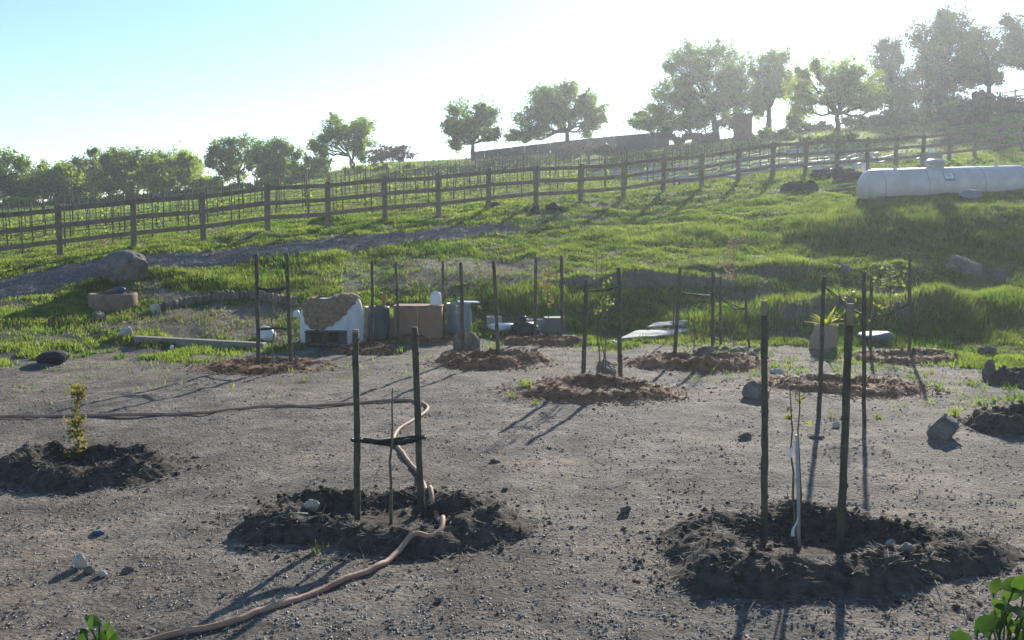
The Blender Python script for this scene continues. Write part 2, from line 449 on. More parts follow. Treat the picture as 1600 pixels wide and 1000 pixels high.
# bare raked or eroded earth: picture place of the middle, half width, half depth (m), strength
BARE = ell([(735, 422, 2.6, 1.5, 1.0), (690, 436, 1.8, 1.0, 1.0), (795, 418, 1.6, 0.9, 1.0), (640, 440, 1.2, 0.8, 0.8), (320, 510, 2.6, 0.9, 1.0), (380, 488, 1.6, 0.9, 1.0), (560, 440, 1.6, 0.9, 0.7), (620, 425, 1.8, 0.7, 0.6), (835, 438, 0.9, 0.2, 0.9), (885, 437, 0.9, 0.2, 0.9), (935, 436, 0.9, 0.2, 0.9), (985, 435, 0.9, 0.2, 0.9), (1035, 435, 0.9, 0.2, 0.9), (1085, 435, 0.8, 0.2, 0.9), (1125, 437, 0.6, 0.3, 1), (1220, 425, 1.0, 0.25, 0.9), (1260, 424, 0.6, 0.25, 0.9), (330, 497, 2.3, 1.0, 1.0), (270, 463, 1.3, 0.55, 1.0), (255, 485, 0.9, 0.5, 0.7), (745, 428, 2.2, 1.2, 0.9), (690, 450, 1.2, 0.8, 0.6),
            (1275, 468, 1.1, 0.8, 0.9), (1390, 462, 0.9, 0.6, 0.7), (1070, 412, 1.9, 0.7, 0.8), (540, 432, 0.35, 1.3, 0.6), (575, 445, 0.9, 0.25, 0.6),
            (880, 335, 2.2, 0.8, 0.7), (800, 375, 1.6, 0.5, 0.5), (1520, 455, 1.2, 0.5, 0.6), (1575, 430, 1.2, 0.6, 0.6), (900, 480, 1.2, 0.6, 0.6), (1075, 490, 0.6, 0.5, 0.8),
            (60, 520, 1.4, 1.0, 0.7), (20, 480, 1.3, 0.7, 0.6), (150, 545, 1.8, 0.5, 0.5), (1480, 540, 1.8, 0.7, 0.5), (1260, 520, 2.0, 0.5, 0.4), (860, 470, 0.5, 0.3, 0.6),
            (1500, 318, 3.0, 0.6, 0.7), (1030, 338, 1.0, 0.4, 0.8), (480, 540, 1.5, 0.5, 0.8), (640, 525, 1.5, 0.8, 0.9)])
# fence line: distance grows evenly along it
def fence_px(t): return (95 + 123.9 * t) / (1 + 0.03715 * t)
def fence_Y(t): return 29.6 * (1 + 0.03715 * t)
def fence_pt(t, back=0.0):
    X = (fence_px(t) - 800) / F_PX * fence_Y(t) * 1.0
    Y = fence_Y(t)
    # 'back' metres at right angles behind the line
    dX = (fence_px(22) - 800) / F_PX * fence_Y(22) - (fence_px(0) - 800) / F_PX * fence_Y(0)
    dY = fence_Y(22) - fence_Y(0)
    L = math.hypot(dX, dY)
    return np.array([X - dY / L * back, Y + dX / L * back])
FA, FB = fence_pt(0), fence_pt(22)
FD = (FB - FA) / np.linalg.norm(FB - FA); FN = np.array([-FD[1], FD[0]])

def zones(X, Y):
    n1 = fbm(X * 0.9, Y * 0.9, 21) - 0.5
    n2 = fbm(X * 3.1, Y * 3.1, 31) - 0.5
    u = X / np.maximum(Y, 4)
    yb = np.interp(u, EU, EY)
    d = Y - yb + n1 * 3.4 + n2 * 2.6
    grass = np.clip(d / 0.9 + 0.3, 0, 1)
    right = np.clip((u - 0.05) / 0.25, 0.15, 1)
    grass = np.maximum(grass, np.clip((d + 5.5) / 9, 0, 0.55) * np.clip(n2 * 3 + n1 * 2 + 0.15, 0, 1) * right)
    side = (X - FA[0]) * FN[0] + (Y - FA[1]) * FN[1]     # metres behind the fence
    along = (X - FA[0]) * FD[0] + (Y - FA[1]) * FD[1]
    wdt = np.clip(1.45 - along * 0.035, 0.45, 1.9)
    path = np.clip((wdt - np.abs(side + 3.3 - along * 0.018 + n1 * 0.6)) / 0.35 + n2 * 1.2, 0, 1) * np.clip((21 - along) / 9, 0, 1)
    bare = np.zeros_like(X)
    for p, rx, ry, s in BARE:
        q = 1.15 - np.sqrt(((X - p[0]) / rx) ** 2 + ((Y - p[1]) / ry) ** 2) + n2 * 0.9 + n1 * 0.5
        bare = np.maximum(bare, np.clip(q * 2.2, 0, 1) * s)
    # between the vine rows the earth shows
    vine = np.clip(side / 1.2 - 0.6, 0, 1) * np.clip((34 - side) / 6, 0, 1) * np.clip((52 - along) / 6, 0, 1)
    bare = np.maximum(bare, vine * np.clip(0.28 + n1 * 1.6 + 0.35 * np.sin(side * 2 * math.pi / 2.4), 0, 0.85))
    bare = np.maximum(bare, np.clip(n1 * 4.2 + n2 * 1.4 - 0.34, 0, 0.8) * (side < 0))
    return grass, path, bare, side, along

def axis(fine0, fine1, step, lo, hi, grow=1.13):
    a = list(np.arange(fine0, fine1 + 1e-6, step))
    s = step; x = a[-1]
    while x < hi: s *= grow; x += s; a.append(x)
    s = step; x = a[0]; b = []
    while x > lo: s *= grow; x -= s; b.append(x)
    return np.array(b[::-1] + a)
gx = axis(-17, 24, 0.17, -170, 190)
gy = axis(5, 44, 0.13, -30, 230, 1.05)
GX, GY = np.meshgrid(gx, gy)
gz = height(GX.ravel(), GY.ravel())
nx, ny = len(gx), len(gy)
idx = (np.arange(ny - 1)[:, None] * nx + np.arange(nx - 1)[None]).ravel()
GF = np.stack([idx, idx + 1, idx + nx + 1, idx + nx], 1)
GV = np.stack([GX.ravel(), GY.ravel(), gz], 1)
g_, p_, b_, s_, a_ = zones(GV[:, 0], GV[:, 1])

def ground_material():
    m, nt, out = new_mat('ground_earth')
    L = nt.links.new
    geo = nd(nt, 'ShaderNodeNewGeometry').outputs['Position']
    att = nd(nt, 'ShaderNodeAttribute', attribute_name='zones')
    sep = nd(nt, 'ShaderNodeSeparateColor'); L(att.outputs['Color'], sep.inputs[0])
    big = noise_node(nt, 0.35, 5, 0.6, geo); mid = noise_node(nt, 1.7, 8, 0.72, geo); fine = noise_node(nt, 30, 5, 0.8, geo)
    yard = ramp(nt, mid.outputs[0], [(0.36, (0.118, 0.105, 0.090)), (0.52, (0.205, 0.182, 0.155)), (0.66, (0.315, 0.275, 0.228))])
    tan = ramp(nt, big.outputs[0], [(0.47, (0, 0, 0)), (0.62, (1, 1, 1))])
    tanm = nd(nt, 'ShaderNodeMath', operation='MULTIPLY'); L(tan.outputs[0], tanm.inputs[0]); tanm.inputs[1].default_value = 0.55
    c = mixc(nt, tanm.outputs[0], yard.outputs[0], (0.31, 0.245, 0.185))
    spk = ramp(nt, fine.outputs[0], [(0.36, (0.55, 0.55, 0.55)), (0.55, (1.0, 1.0, 1.0)), (0.70, (1.8, 1.8, 1.8))])
    c = mixc(nt, 0.8, c, spk.outputs[0], 'MULTIPLY')
    mot = noise_node(nt, 6.5, 6, 0.75, geo)
    mr = ramp(nt, mot.outputs[0], [(0.38, (0.58, 0.57, 0.56)), (0.50, (1.0, 1.0, 1.0)), (0.62, (1.35, 1.33, 1.30))])
    c = mixc(nt, 0.85, c, mr.outputs[0], 'MULTIPLY')
    pat = noise_node(nt, 0.75, 4, 0.6, geo, 0.6)
    pr = ramp(nt, pat.outputs[0], [(0.36, (0.66, 0.65, 0.65)), (0.52, (1.0, 1.0, 1.0)), (0.66, (1.22, 1.18, 1.12))])
    c = mixc(nt, 1.0, c, pr.outputs[0], 'MULTIPLY')
    gcol = ramp(nt, mid.outputs[0], [(0.32, (0.045, 0.060, 0.018)), (0.52, (0.085, 0.100, 0.030)), (0.70, (0.15, 0.14, 0.065))])
    c = mixc(nt, sep.outputs[0], c, gcol.outputs[0])
    bcol = ramp(nt, mid.outputs[0], [(0.3, (0.13, 0.108, 0.088)), (0.7, (0.27, 0.235, 0.195))])
    c = mixc(nt, sep.outputs[2], c, bcol.outputs[0])
    pcol = ramp(nt, fine.outputs[0], [(0.35, (0.075, 0.068, 0.062)), (0.55, (0.18, 0.165, 0.15)), (0.7, (0.36, 0.335, 0.31))])
    c = mixc(nt, sep.outputs[1], c, pcol.outputs[0])
    b = nd(nt, 'ShaderNodeBsdfPrincipled'); b.inputs['Roughness'].default_value = 0.9; b.inputs['Specular IOR Level'].default_value = 0.2
    L(c, b.inputs['Base Color'])
    vor = nd(nt, 'ShaderNodeTexVoronoi'); vor.inputs['Scale'].default_value = 26; L(geo, vor.inputs['Vector'])
    h1 = nd(nt, 'ShaderNodeMath', operation='MULTIPLY_ADD'); L(vor.outputs['Distance'], h1.inputs[0]); h1.inputs[1].default_value = -0.6; L(fine.outputs[0], h1.inputs[2])
    h2 = nd(nt, 'ShaderNodeMath', operation='MULTIPLY_ADD'); L(mid.outputs[0], h2.inputs[0]); h2.inputs[1].default_value = 1.4; L(h1.outputs[0], h2.inputs[2])
    bp = nd(nt, 'ShaderNodeBump'); bp.inputs['Strength'].default_value = 0.9; bp.inputs['Distance'].default_value = 0.05
    L(h2.outputs[0], bp.inputs['Height']); L(bp.outputs[0], b.inputs['Normal'])
    L(b.outputs[0], out.inputs[0])
    return m
M['ground'] = ground_material()
gme = mesh_np('ground', GV, GF, M['ground'])
ca = gme.color_attributes.new('zones', 'FLOAT_COLOR', 'POINT')
ca.data.foreach_set('color', np.stack([g_ * (1 - 0.0 * b_), p_, b_ * (g_ > 0.05), np.ones_like(g_)], 1).astype(np.float32).ravel())
ground = link('ground', gme); ground['kind'] = 'structure'

# grass: blades too many to count
TALL = [(hit(a, b), r, h) for a, b, r, h in [(1465, 495, 1.25, 0.42), (1400, 490, 0.9, 0.30), (1200, 480, 1.2, 0.28), (1240, 430, 1.2, 0.26), (840, 470, 1.3, 0.28), (940, 470, 1.2, 0.2),
        (1330, 500, 1.6, 0.26), (1100, 510, 1.5, 0.2), (1300, 360, 3.0, 0.30), (1450, 360, 2.6, 0.26), (1150, 370, 2.5, 0.25), (1000, 370, 2.5, 0.2), (650, 385, 2.2, 0.14), (480, 400, 2.2, 0.16),
        (430, 440, 1.8, 0.18), (350, 440, 1.6, 0.16), (110, 505, 0.6, 0.2), (95, 545, 0.7, 0.16), (1590, 490, 1.2, 0.3), (1570, 380, 2, 0.2), (515, 345, 0.6, 0.3), (310, 385, 0.5, 0.15)]]
def blades(n, xr, yr, seed, hmul=1.0, wmul=1.0, dens=None):
    r = np.random.default_rng(seed)
    Y = yr[0] + (yr[1] - yr[0]) * r.random(n) ** 1.0
    u = r.uniform(xr[0], xr[1], n); X = u * Y
    g, p, b, side, along = zones(X, Y)
    clump = fbm(X * 1.7, Y * 1.7, 77, 3)
    keep = r.random(n) < g * (1 - p) * (1 - 0.93 * b) * np.clip(clump * 2.2 - 0.25, 0.15, 1)
    if dens: keep = r.random(n) < g * (1 - p) * np.clip(fbm(X * 0.7, Y * 0.7, 93, 4) * 4 - 1.7 + b * 0.5, 0, 1)
    X, Y, clump, side = X[keep], Y[keep], clump[keep], side[keep]
    h = 0.05 + 0.16 * np.clip(clump - 0.3, 0, 1)
    for q, rad, hh in TALL:
        w = np.exp(-(((X - q[0]) / rad) ** 2 + ((Y - q[1]) / (rad * 0.8)) ** 2))
        h = np.maximum(h, hh * w * (0.55 + 0.9 * clump))
    h = np.where(side > 2, h * 0.8, h)
    m = len(X)
    h = h * r.uniform(0.55, 1.25, m) * hmul
    z = height(X, Y) - 0.01
    th = r.uniform(0, 2 * math.pi, m)
    w = (0.006 + 0.0004 * Y) * r.uniform(0.7, 1.3, m) * wmul
    ln = r.uniform(0.15, 0.75, m) * h; ph = r.uniform(0, 2 * math.pi, m)
    base = np.stack([X, Y, z], 1)
    sd = np.stack([np.cos(th) * w, np.sin(th) * w, 0 * w], 1)
    tip = base + np.stack([np.cos(ph) * ln, np.sin(ph) * ln, h], 1)
    V = np.stack([base - sd, base + sd, tip], 1).reshape(-1, 3)
    return V, np.arange(3 * m).reshape(-1, 3)
V1, F1 = blades(680000, (-0.56, 0.56), (13.5, 38), 5)
V2, F2 = blades(240000, (-0.56, 0.56), (34, 60), 6, 1.2, 1.15)
V3, F3 = blades(120000, (-0.56, 0.58), (58, 108), 8, 1.5, 1.5)
gv = np.concatenate([V1, V2, V3]); gf = np.arange(len(gv)).reshape(-1, 3)
go = link('grass', mesh_np('grass', gv, gf, M['grass'], False)); go['kind'] = 'stuff'
go['label'] = 'short green grass over the slope and verges'

# gravel: loose pebbles and crumbs of earth over the yard
def crumbs(n, yr, seed, s0, s1, ur=(-0.56, 0.56)):
    r = np.random.default_rng(seed)
    Y = 1.0 / r.uniform(1 / yr[1], 1 / yr[0], n); X = r.uniform(ur[0], ur[1], n) * Y
    g, p, b, side, along = zones(X, Y)
    keep = (r.random(n) < np.clip(1.05 - g + p + 0.5 * b, 0.04, 1)) & (fbm(X * 1.3, Y * 1.3, 51, 3) + r.uniform(-0.25, 0.25, n) > 0.40)
    X, Y = X[keep], Y[keep]; m = len(X)
    s = s0 + (s1 - s0) * r.random(m) ** 5
    s = s * (0.8 + Y / 28)
    O = np.array([[1, 0, 0], [0, 1, 0], [-1, 0, 0], [0, -1, 0], [0, 0, 1], [0, 0, -1]], float)
    OF = np.array([[0, 1, 4], [1, 2, 4], [2, 3, 4], [3, 0, 4], [1, 0, 5], [2, 1, 5], [3, 2, 5], [0, 3, 5]])
    a = r.uniform(0, 6.28, m)
    V = O[None] * (1 + r.uniform(-0.35, 0.35, (m, 6, 3)) * 0.8)
    V = V + r.uniform(-0.25, 0.25, (m, 6, 3))
    ca_, sa_ = np.cos(a)[:, None], np.sin(a)[:, None]
    Vx, Vy = V[:, :, 0] * ca_ - V[:, :, 1] * sa_, V[:, :, 0] * sa_ + V[:, :, 1] * ca_
    V = np.stack([Vx, Vy, V[:, :, 2] * 0.5], -1) * s[:, None, None]
    V += np.stack([X, Y, height(X, Y) + s * 0.25], 1)[:, None]
    F = (OF[None] + (np.arange(m) * 6)[:, None, None]).reshape(-1, 3)
    return V.reshape(-1, 3), F
cv, cf = crumbs(120000, (5.2, 31), 15, 0.003, 0.015)
co = link('gravel', mesh_np('gravel', cv, cf, M['pebble'], False)); co['kind'] = 'stuff'; co['label'] = 'loose grey gravel and crumbs of earth over the yard'
cv, cf = crumbs(11000, (5.2, 24), 16, 0.003, 0.020)
co = link('earth_clods', mesh_np('earth_clods', cv, cf, M['root'], False)); co['kind'] = 'stuff'; co['label'] = 'dark crumbs of earth over the yard'
cv, cf = crumbs(5000, (5.2, 28), 17, 0.003, 0.014)  # scattered pale chips, their colour standing in for glints on the gravel
co = link('glint_chips', mesh_np('glint_chips', cv, cf, M['rockpale'], False)); co['kind'] = 'stuff'; co['label'] = 'tiny pale chips standing in for glints over the yard'

def track_pebbles(n, seed):
    r = np.random.default_rng(seed)
    al_ = r.uniform(-8, 22, n); sd_ = -3.3 + al_ * 0.018 + r.normal(0, 0.9, n)
    X = FA[0] + FD[0] * al_ + FN[0] * sd_; Y = FA[1] + FD[1] * al_ + FN[1] * sd_
    g, p, b, _, _ = zones(X, Y); kp = r.random(n) < p
    X, Y = X[kp], Y[kp]; m = len(X); s = 0.012 + 0.035 * r.random(m) ** 3
    T = np.array([[1, 0, -.3], [-.5, .87, -.3], [-.5, -.87, -.3], [0, 0, .9]], float)
    V = (T[None] * (1 + r.uniform(-.4, .4, (m, 4, 3)))) * s[:, None, None] + np.stack([X, Y, height(X, Y) + s * 0.2], 1)[:, None]
    TF = np.array([[0, 1, 3], [1, 2, 3], [2, 0, 3]])
    return V.reshape(-1, 3), (TF[None] + (np.arange(m) * 4)[:, None, None]).reshape(-1, 3)
cv, cf = track_pebbles(30000, 18)
co = link('track_gravel', mesh_np('track_gravel', cv, cf, M['pebble'], False)); co['kind'] = 'stuff'; co['label'] = 'grey gravel of the track beside the fence'
Vd, Fd = blades(200000, (-0.56, 0.56), (17, 60), 25, 1.2, 0.9, True)
co = link('dry_grass', mesh_np('dry_grass', Vd, Fd, M['drygrass'], False)); co['kind'] = 'stuff'; co['label'] = 'dry straw-coloured stalks among the grass'

_r = np.random.default_rng(71)
_n = 2600; _Y = 1 / _r.uniform(1 / 22, 1 / 5.5, _n); _X = _r.uniform(-0.55, 0.55, _n) * _Y
_a = _r.uniform(0, 6.28, _n); _L = _r.uniform(0.01, 0.05, _n); _d = np.stack([np.cos(_a) * _L, np.sin(_a) * _L, _r.normal(0, 0.12, _n) * _L], 1); _w = np.stack([-np.sin(_a), np.cos(_a), 0 * _a], 1) * 0.004
_b = np.stack([_X, _Y, height(_X, _Y) + 0.012], 1)
_V = np.stack([_b - _d, _b + _w, _b + _d, _b - _w], 1).reshape(-1, 3)
co = link('litter', mesh_np('litter', _V, np.arange(4 * _n).reshape(-1, 4), M['straw'], False)); co['kind'] = 'stuff'; co['label'] = 'bits of straw and dead leaf strewn over the yard'

# scattered weeds on the yard
def weed(px, py, n, h, seed, label, mat='grass'):
    p = hit(px, py); r = np.random.default_rng(seed)
    V = []
    for i in range(n):
        a = r.uniform(0, 6.28); l = h * r.uniform(0.5, 1.1); ln = l * r.uniform(0.2, 0.9)
        b0 = p + np.array([r.normal() * h * 0.35, r.normal() * h * 0.35, -0.01]); t = r.uniform(0, 6.28); w = h * 0.05
        sd = np.array([math.cos(t), math.sin(t), 0]) * w
        mid_ = b0 + np.array([math.cos(a) * ln * 0.4, math.sin(a) * ln * 0.4, l * 0.7]); tip = b0 + np.array([math.cos(a) * ln, math.sin(a) * ln, l])
        V += [b0 - sd, b0 + sd, mid_ + sd * 0.8, mid_ - sd * 0.8, mid_ - sd * 0.8, mid_ + sd * 0.8, tip, tip + sd * 0.1]
    o = obj('weed', np.array(V), np.arange(len(V)).reshape(-1, 4), M[mat], None, False, p)
    return tag(o, label, 'weed', 'weeds on the yard')

# ------------------------------------------------------------------ rail fence
FENCE_H = 1.5
def slab_mesh(name, s, mat, bev):
    V, F = box_vf((0, 0, 0), s, bev=bev)
    return mesh_np(name, V, F, mat, False)
p0 = fence_pt(0)
fence = empty('rail_fence', (p0[0], p0[1], hz(*p0)), 'long brown three-rail timber fence climbing the slope beside the gravel track', 'fence')
post_me = slab_mesh('post', (0.15, 0.15, FENCE_H + 0.3), M['fence'], 0.012)
rail_me = slab_mesh('rail', (1.0, 0.045, 0.135), M['fence'], 0.006)
fl = np.array(fence.location)
def posts_at(t):
    q = fence_pt(t); return np.array([q[0], q[1], hz(*q)])
yawf = math.atan2(FD[1], FD[0])
tops = []
rf = random.Random(3)
T_POSTS = list(range(-2, 26))
for t in T_POSTS:
    q = posts_at(t)
    o = link('post', post_me, fence, q + np.array([0, 0, FENCE_H / 2 - 0.15]) - fl)
    o.rotation_euler = (rf.uniform(-.012, .012), rf.uniform(-.012, .012), yawf + rf.uniform(-.05, .05))
    tops.append(q)
for a, b in zip(tops[:-1], tops[1:]):
    for hgt in (1.36, 0.90, 0.44):
        pa = a + np.array([0, 0, hgt + rf.uniform(-.02, .02)]); pb = b + np.array([0, 0, hgt + rf.uniform(-.02, .02)])
        d = pb - pa; L = np.linalg.norm(d)
        o = link('rail', rail_me, fence, (pa + pb) / 2 - fl + np.array([-FN[0], -FN[1], 0]) * 0.098)
        o.rotation_euler = (0, -math.asin(d[2] / L), math.atan2(d[1], d[0]))
        o.scale = (L - 0.006, 1, 1)

# ------------------------------------------------------------------ vineyard rows behind the fence
pole_V, pole_F = tube_vf([[0, 0, -0.2], [0, 0, 0.7], [0, 0, 1.45]], [0.024, 0.022, 0.02], 5)
pole_me = mesh_np('stake', pole_V, pole_F, M['stake'])
ORD = ['first', 'second', 'third', 'fourth', 'fifth', 'sixth', 'seventh', 'eighth', 'ninth', 'tenth', 'eleventh']
LENF = float(np.linalg.norm(FB - FA))
for k in range(9):
    back = 2.6 + 2.5 * k
    s0, s1 = -6.0 + 1.2 * k, 36.0 + 0.5 * k
    def rowpt(s):
        q = FA + FD * s + FN * back
        return np.array([q[0], q[1], hz(*q)])
    b0 = rowpt(s0)
    row = empty('vine_trellis', b0, 'vine row of thin stakes and wires, %s row behind the timber fence' % ORD[k], 'vine row', 'vine rows on the slope')
    n = 33
    rk = random.Random(100 + k)
    pts = [rowpt(s0 + (s1 - s0) * i / (n - 1) + rk.uniform(-.15, .15)) for i in range(n)]
    for q in pts:
        o = link('stake', pole_me, row, q - b0)
        o.rotation_euler = (rk.uniform(-.05, .05), rk.uniform(-.05, .05), 0); o.scale = (1, 1, rk.uniform(0.85, 1.08))
    for hgt, rr in ((1.2, 0.006), (0.5, 0.012)):
        V, F = tube_vf([q + np.array([0, 0, hgt]) for q in pts], rr, 4, False)
        obj('wire', V, F, M['wire'], row)
    # young vine shoots climbing the stakes
    r = np.random.default_rng(300 + k); VV = []
    for q in pts:
        for _ in range(r.integers(3, 16)):
            c = q + np.array([r.normal() * 0.12, r.normal() * 0.12, r.uniform(0.1, 1.0)]); s = r.uniform(0.02, 0.06)
            a = r.normal(size=3); a /= np.linalg.norm(a); b = np.cross(a, r.normal(size=3)); b /= np.linalg.norm(b)
            VV += [c - a * s, c + b * s, c + a * s, c - b * s]
    fo = obj('vine_leaves', np.array(VV), np.arange(len(VV)).reshape(-1, 4), M['oaklight'], row, False); fo['kind'] = 'stuff'
# pale film laid along the rows at the far right end of the vineyard
for k in range(6):
    back = 1.7 + 2.5 * k
    P = []
    for i in range(48):
        s = 25 + 17.5 * i / 47 + k * 0.9
        q = FA + FD * s + FN * back
        for sd in (-0.08, -0.03, 0.03, 0.08):
            qq = q + FN * (sd + 0.12 * (vnoise(np.array([s * 1.3]), np.array([k * 3.0 + sd]), 5)[0] - 0.5))
            P.append([qq[0], qq[1], hz(*qq) + 0.05 + (0.10 if abs(sd) < 0.04 else 0) + 0.12 * vnoise(np.array([s * 2.1]), np.array([k + sd * 4]), 9)[0]])
    ii = (np.arange(47)[:, None] * 4 + np.arange(3)[None]).ravel()
    o = obj('mulch_film', P, np.stack([ii, ii + 4, ii + 5, ii + 1], 1), M['film'])
    tag(o, 'pale strip of plastic film along a vine row, %s strip behind the fence' % ORD[k], 'plastic film', 'film strips between vine rows')

# ------------------------------------------------------------------ trees on the skyline
def leaf_cloud(C, size, r):
    n = len(C)
    a = r.normal(size=(n, 3)); a /= np.linalg.norm(a, axis=1)[:, None]
    b = np.cross(a, r.normal(size=(n, 3))); b /= np.linalg.norm(b, axis=1)[:, None]
    s = (size * r.uniform(0.6, 1.4, n))[:, None]
    V = np.stack([C - a * s, C + b * s * 0.62, C + a * s, C - b * s * 0.62], 1).reshape(-1, 3)
    return V, np.arange(4 * n).reshape(-1, 4)

def bend(a, b, r, n=5, amp=0.12):
    t = np.linspace(0, 1, n)[:, None]
    L = np.linalg.norm(b - a)
    off = r.normal(size=(n, 3)) * amp * L * np.sin(t * math.pi)
    return a * (1 - t) + b * t + off

def tree(px, base_py, Y, lobes, label, mat='oak', dens=1.0, seed=1, leaf=0.17, stems=1, name='oak_tree', cat='tree', group='trees on the skyline', hollow=0.45, trunk_w=1.0):
    r = np.random.default_rng(seed)
    X = at(px, base_py, Y)[0]
    base = np.array([X, Y, hz(X, Y) - 0.15])
    root = empty(name, base, label, cat, group)
    k = Y / F_PX
    L3 = []
    for (cx, cy, rx, ry) in lobes:
        c = at(cx, cy, Y); dep = r.uniform(-0.7, 0.7) * rx * k
        L3.append((c + np.array([0, dep, 0]), np.array([rx * k, (rx + ry) / 2 * k * 1.05, ry * k]) * 1.15))
    for _ in range(len(lobes) + 2):
        c, q = L3[r.integers(0, len(lobes))]; d = r.normal(size=3); d[2] = d[2] * 0.8 + 0.25; d /= np.linalg.norm(d)
        L3.append((c + d * q * r.uniform(0.75, 1.05), q * r.uniform(0.25, 0.45)))
    top = max(c[2] + q[2] for c, q in L3); H = max(top - base[2], 0.6)
    wood = MB(); cents = []
    spread = np.mean([c for c, q in L3], axis=0)
    forks = []
    for s in range(stems):
        fk = base + np.array([(s - (stems - 1) / 2) * H * 0.07 + (spread[0] - base[0]) * 0.25, r.normal() * 0.1, H * r.uniform(0.24, 0.32)])
        P = bend(base + np.array([(s - (stems - 1) / 2) * H * 0.035, 0, 0]), fk, r, 6, 0.05)
        wood.add(*tube_vf(P, np.linspace(H * 0.042, H * 0.027, 6) * trunk_w / math.sqrt(stems), 8)); forks.append(fk)
    for li, (c, q) in enumerate(L3):
        fk = min(forks, key=lambda f: np.linalg.norm(f - c))
        tgt = c - np.array([0, 0, q[2] * 0.3])
        P = bend(fk, tgt, r, 6, 0.07)
        wood.add(*tube_vf(P, np.linspace(H * 0.019, H * 0.008, 6) * trunk_w, 6))
        vol = q[0] * q[2]
        nb = int(np.clip(4 + vol * 6.5, 4, 26))
        for b in range(nb):
            d = r.normal(size=3); d /= np.linalg.norm(d)
            d[2] = d[2] * 0.9 + 0.12
            e = c + d * q * r.uniform(hollow, 1.0) ** 0.6
            st = P[r.integers(2, 6)]
            PB = bend(st, e, r, 4, 0.10)
            wood.add(*tube_vf(PB, np.linspace(H * 0.0065, H * 0.0018, 4) * trunk_w, 4, False))
            nl = int(120 * dens * r.uniform(0.3, 1.6))
            rad = 0.30 * min(q[0], q[2]) * r.uniform(0.5, 1.5) + 0.12
            al_ = r.uniform(-0.55, 0.35, nl)[:, None]
            cl = e + (e - st) * al_ * 0.5 + r.normal(size=(nl, 3)) * rad * np.array([0.55, 0.55, 0.42])
            cl[:, 2] -= np.abs(r.normal(size=nl)) * rad * 0.35
            cents.append(cl)
    wood.build('trunk', M['bark'], root)
    C = np.concatenate(cents)
    V, F = leaf_cloud(C, leaf, r)
    crown = obj('crown', V, F, M[mat], root, False)
    return root

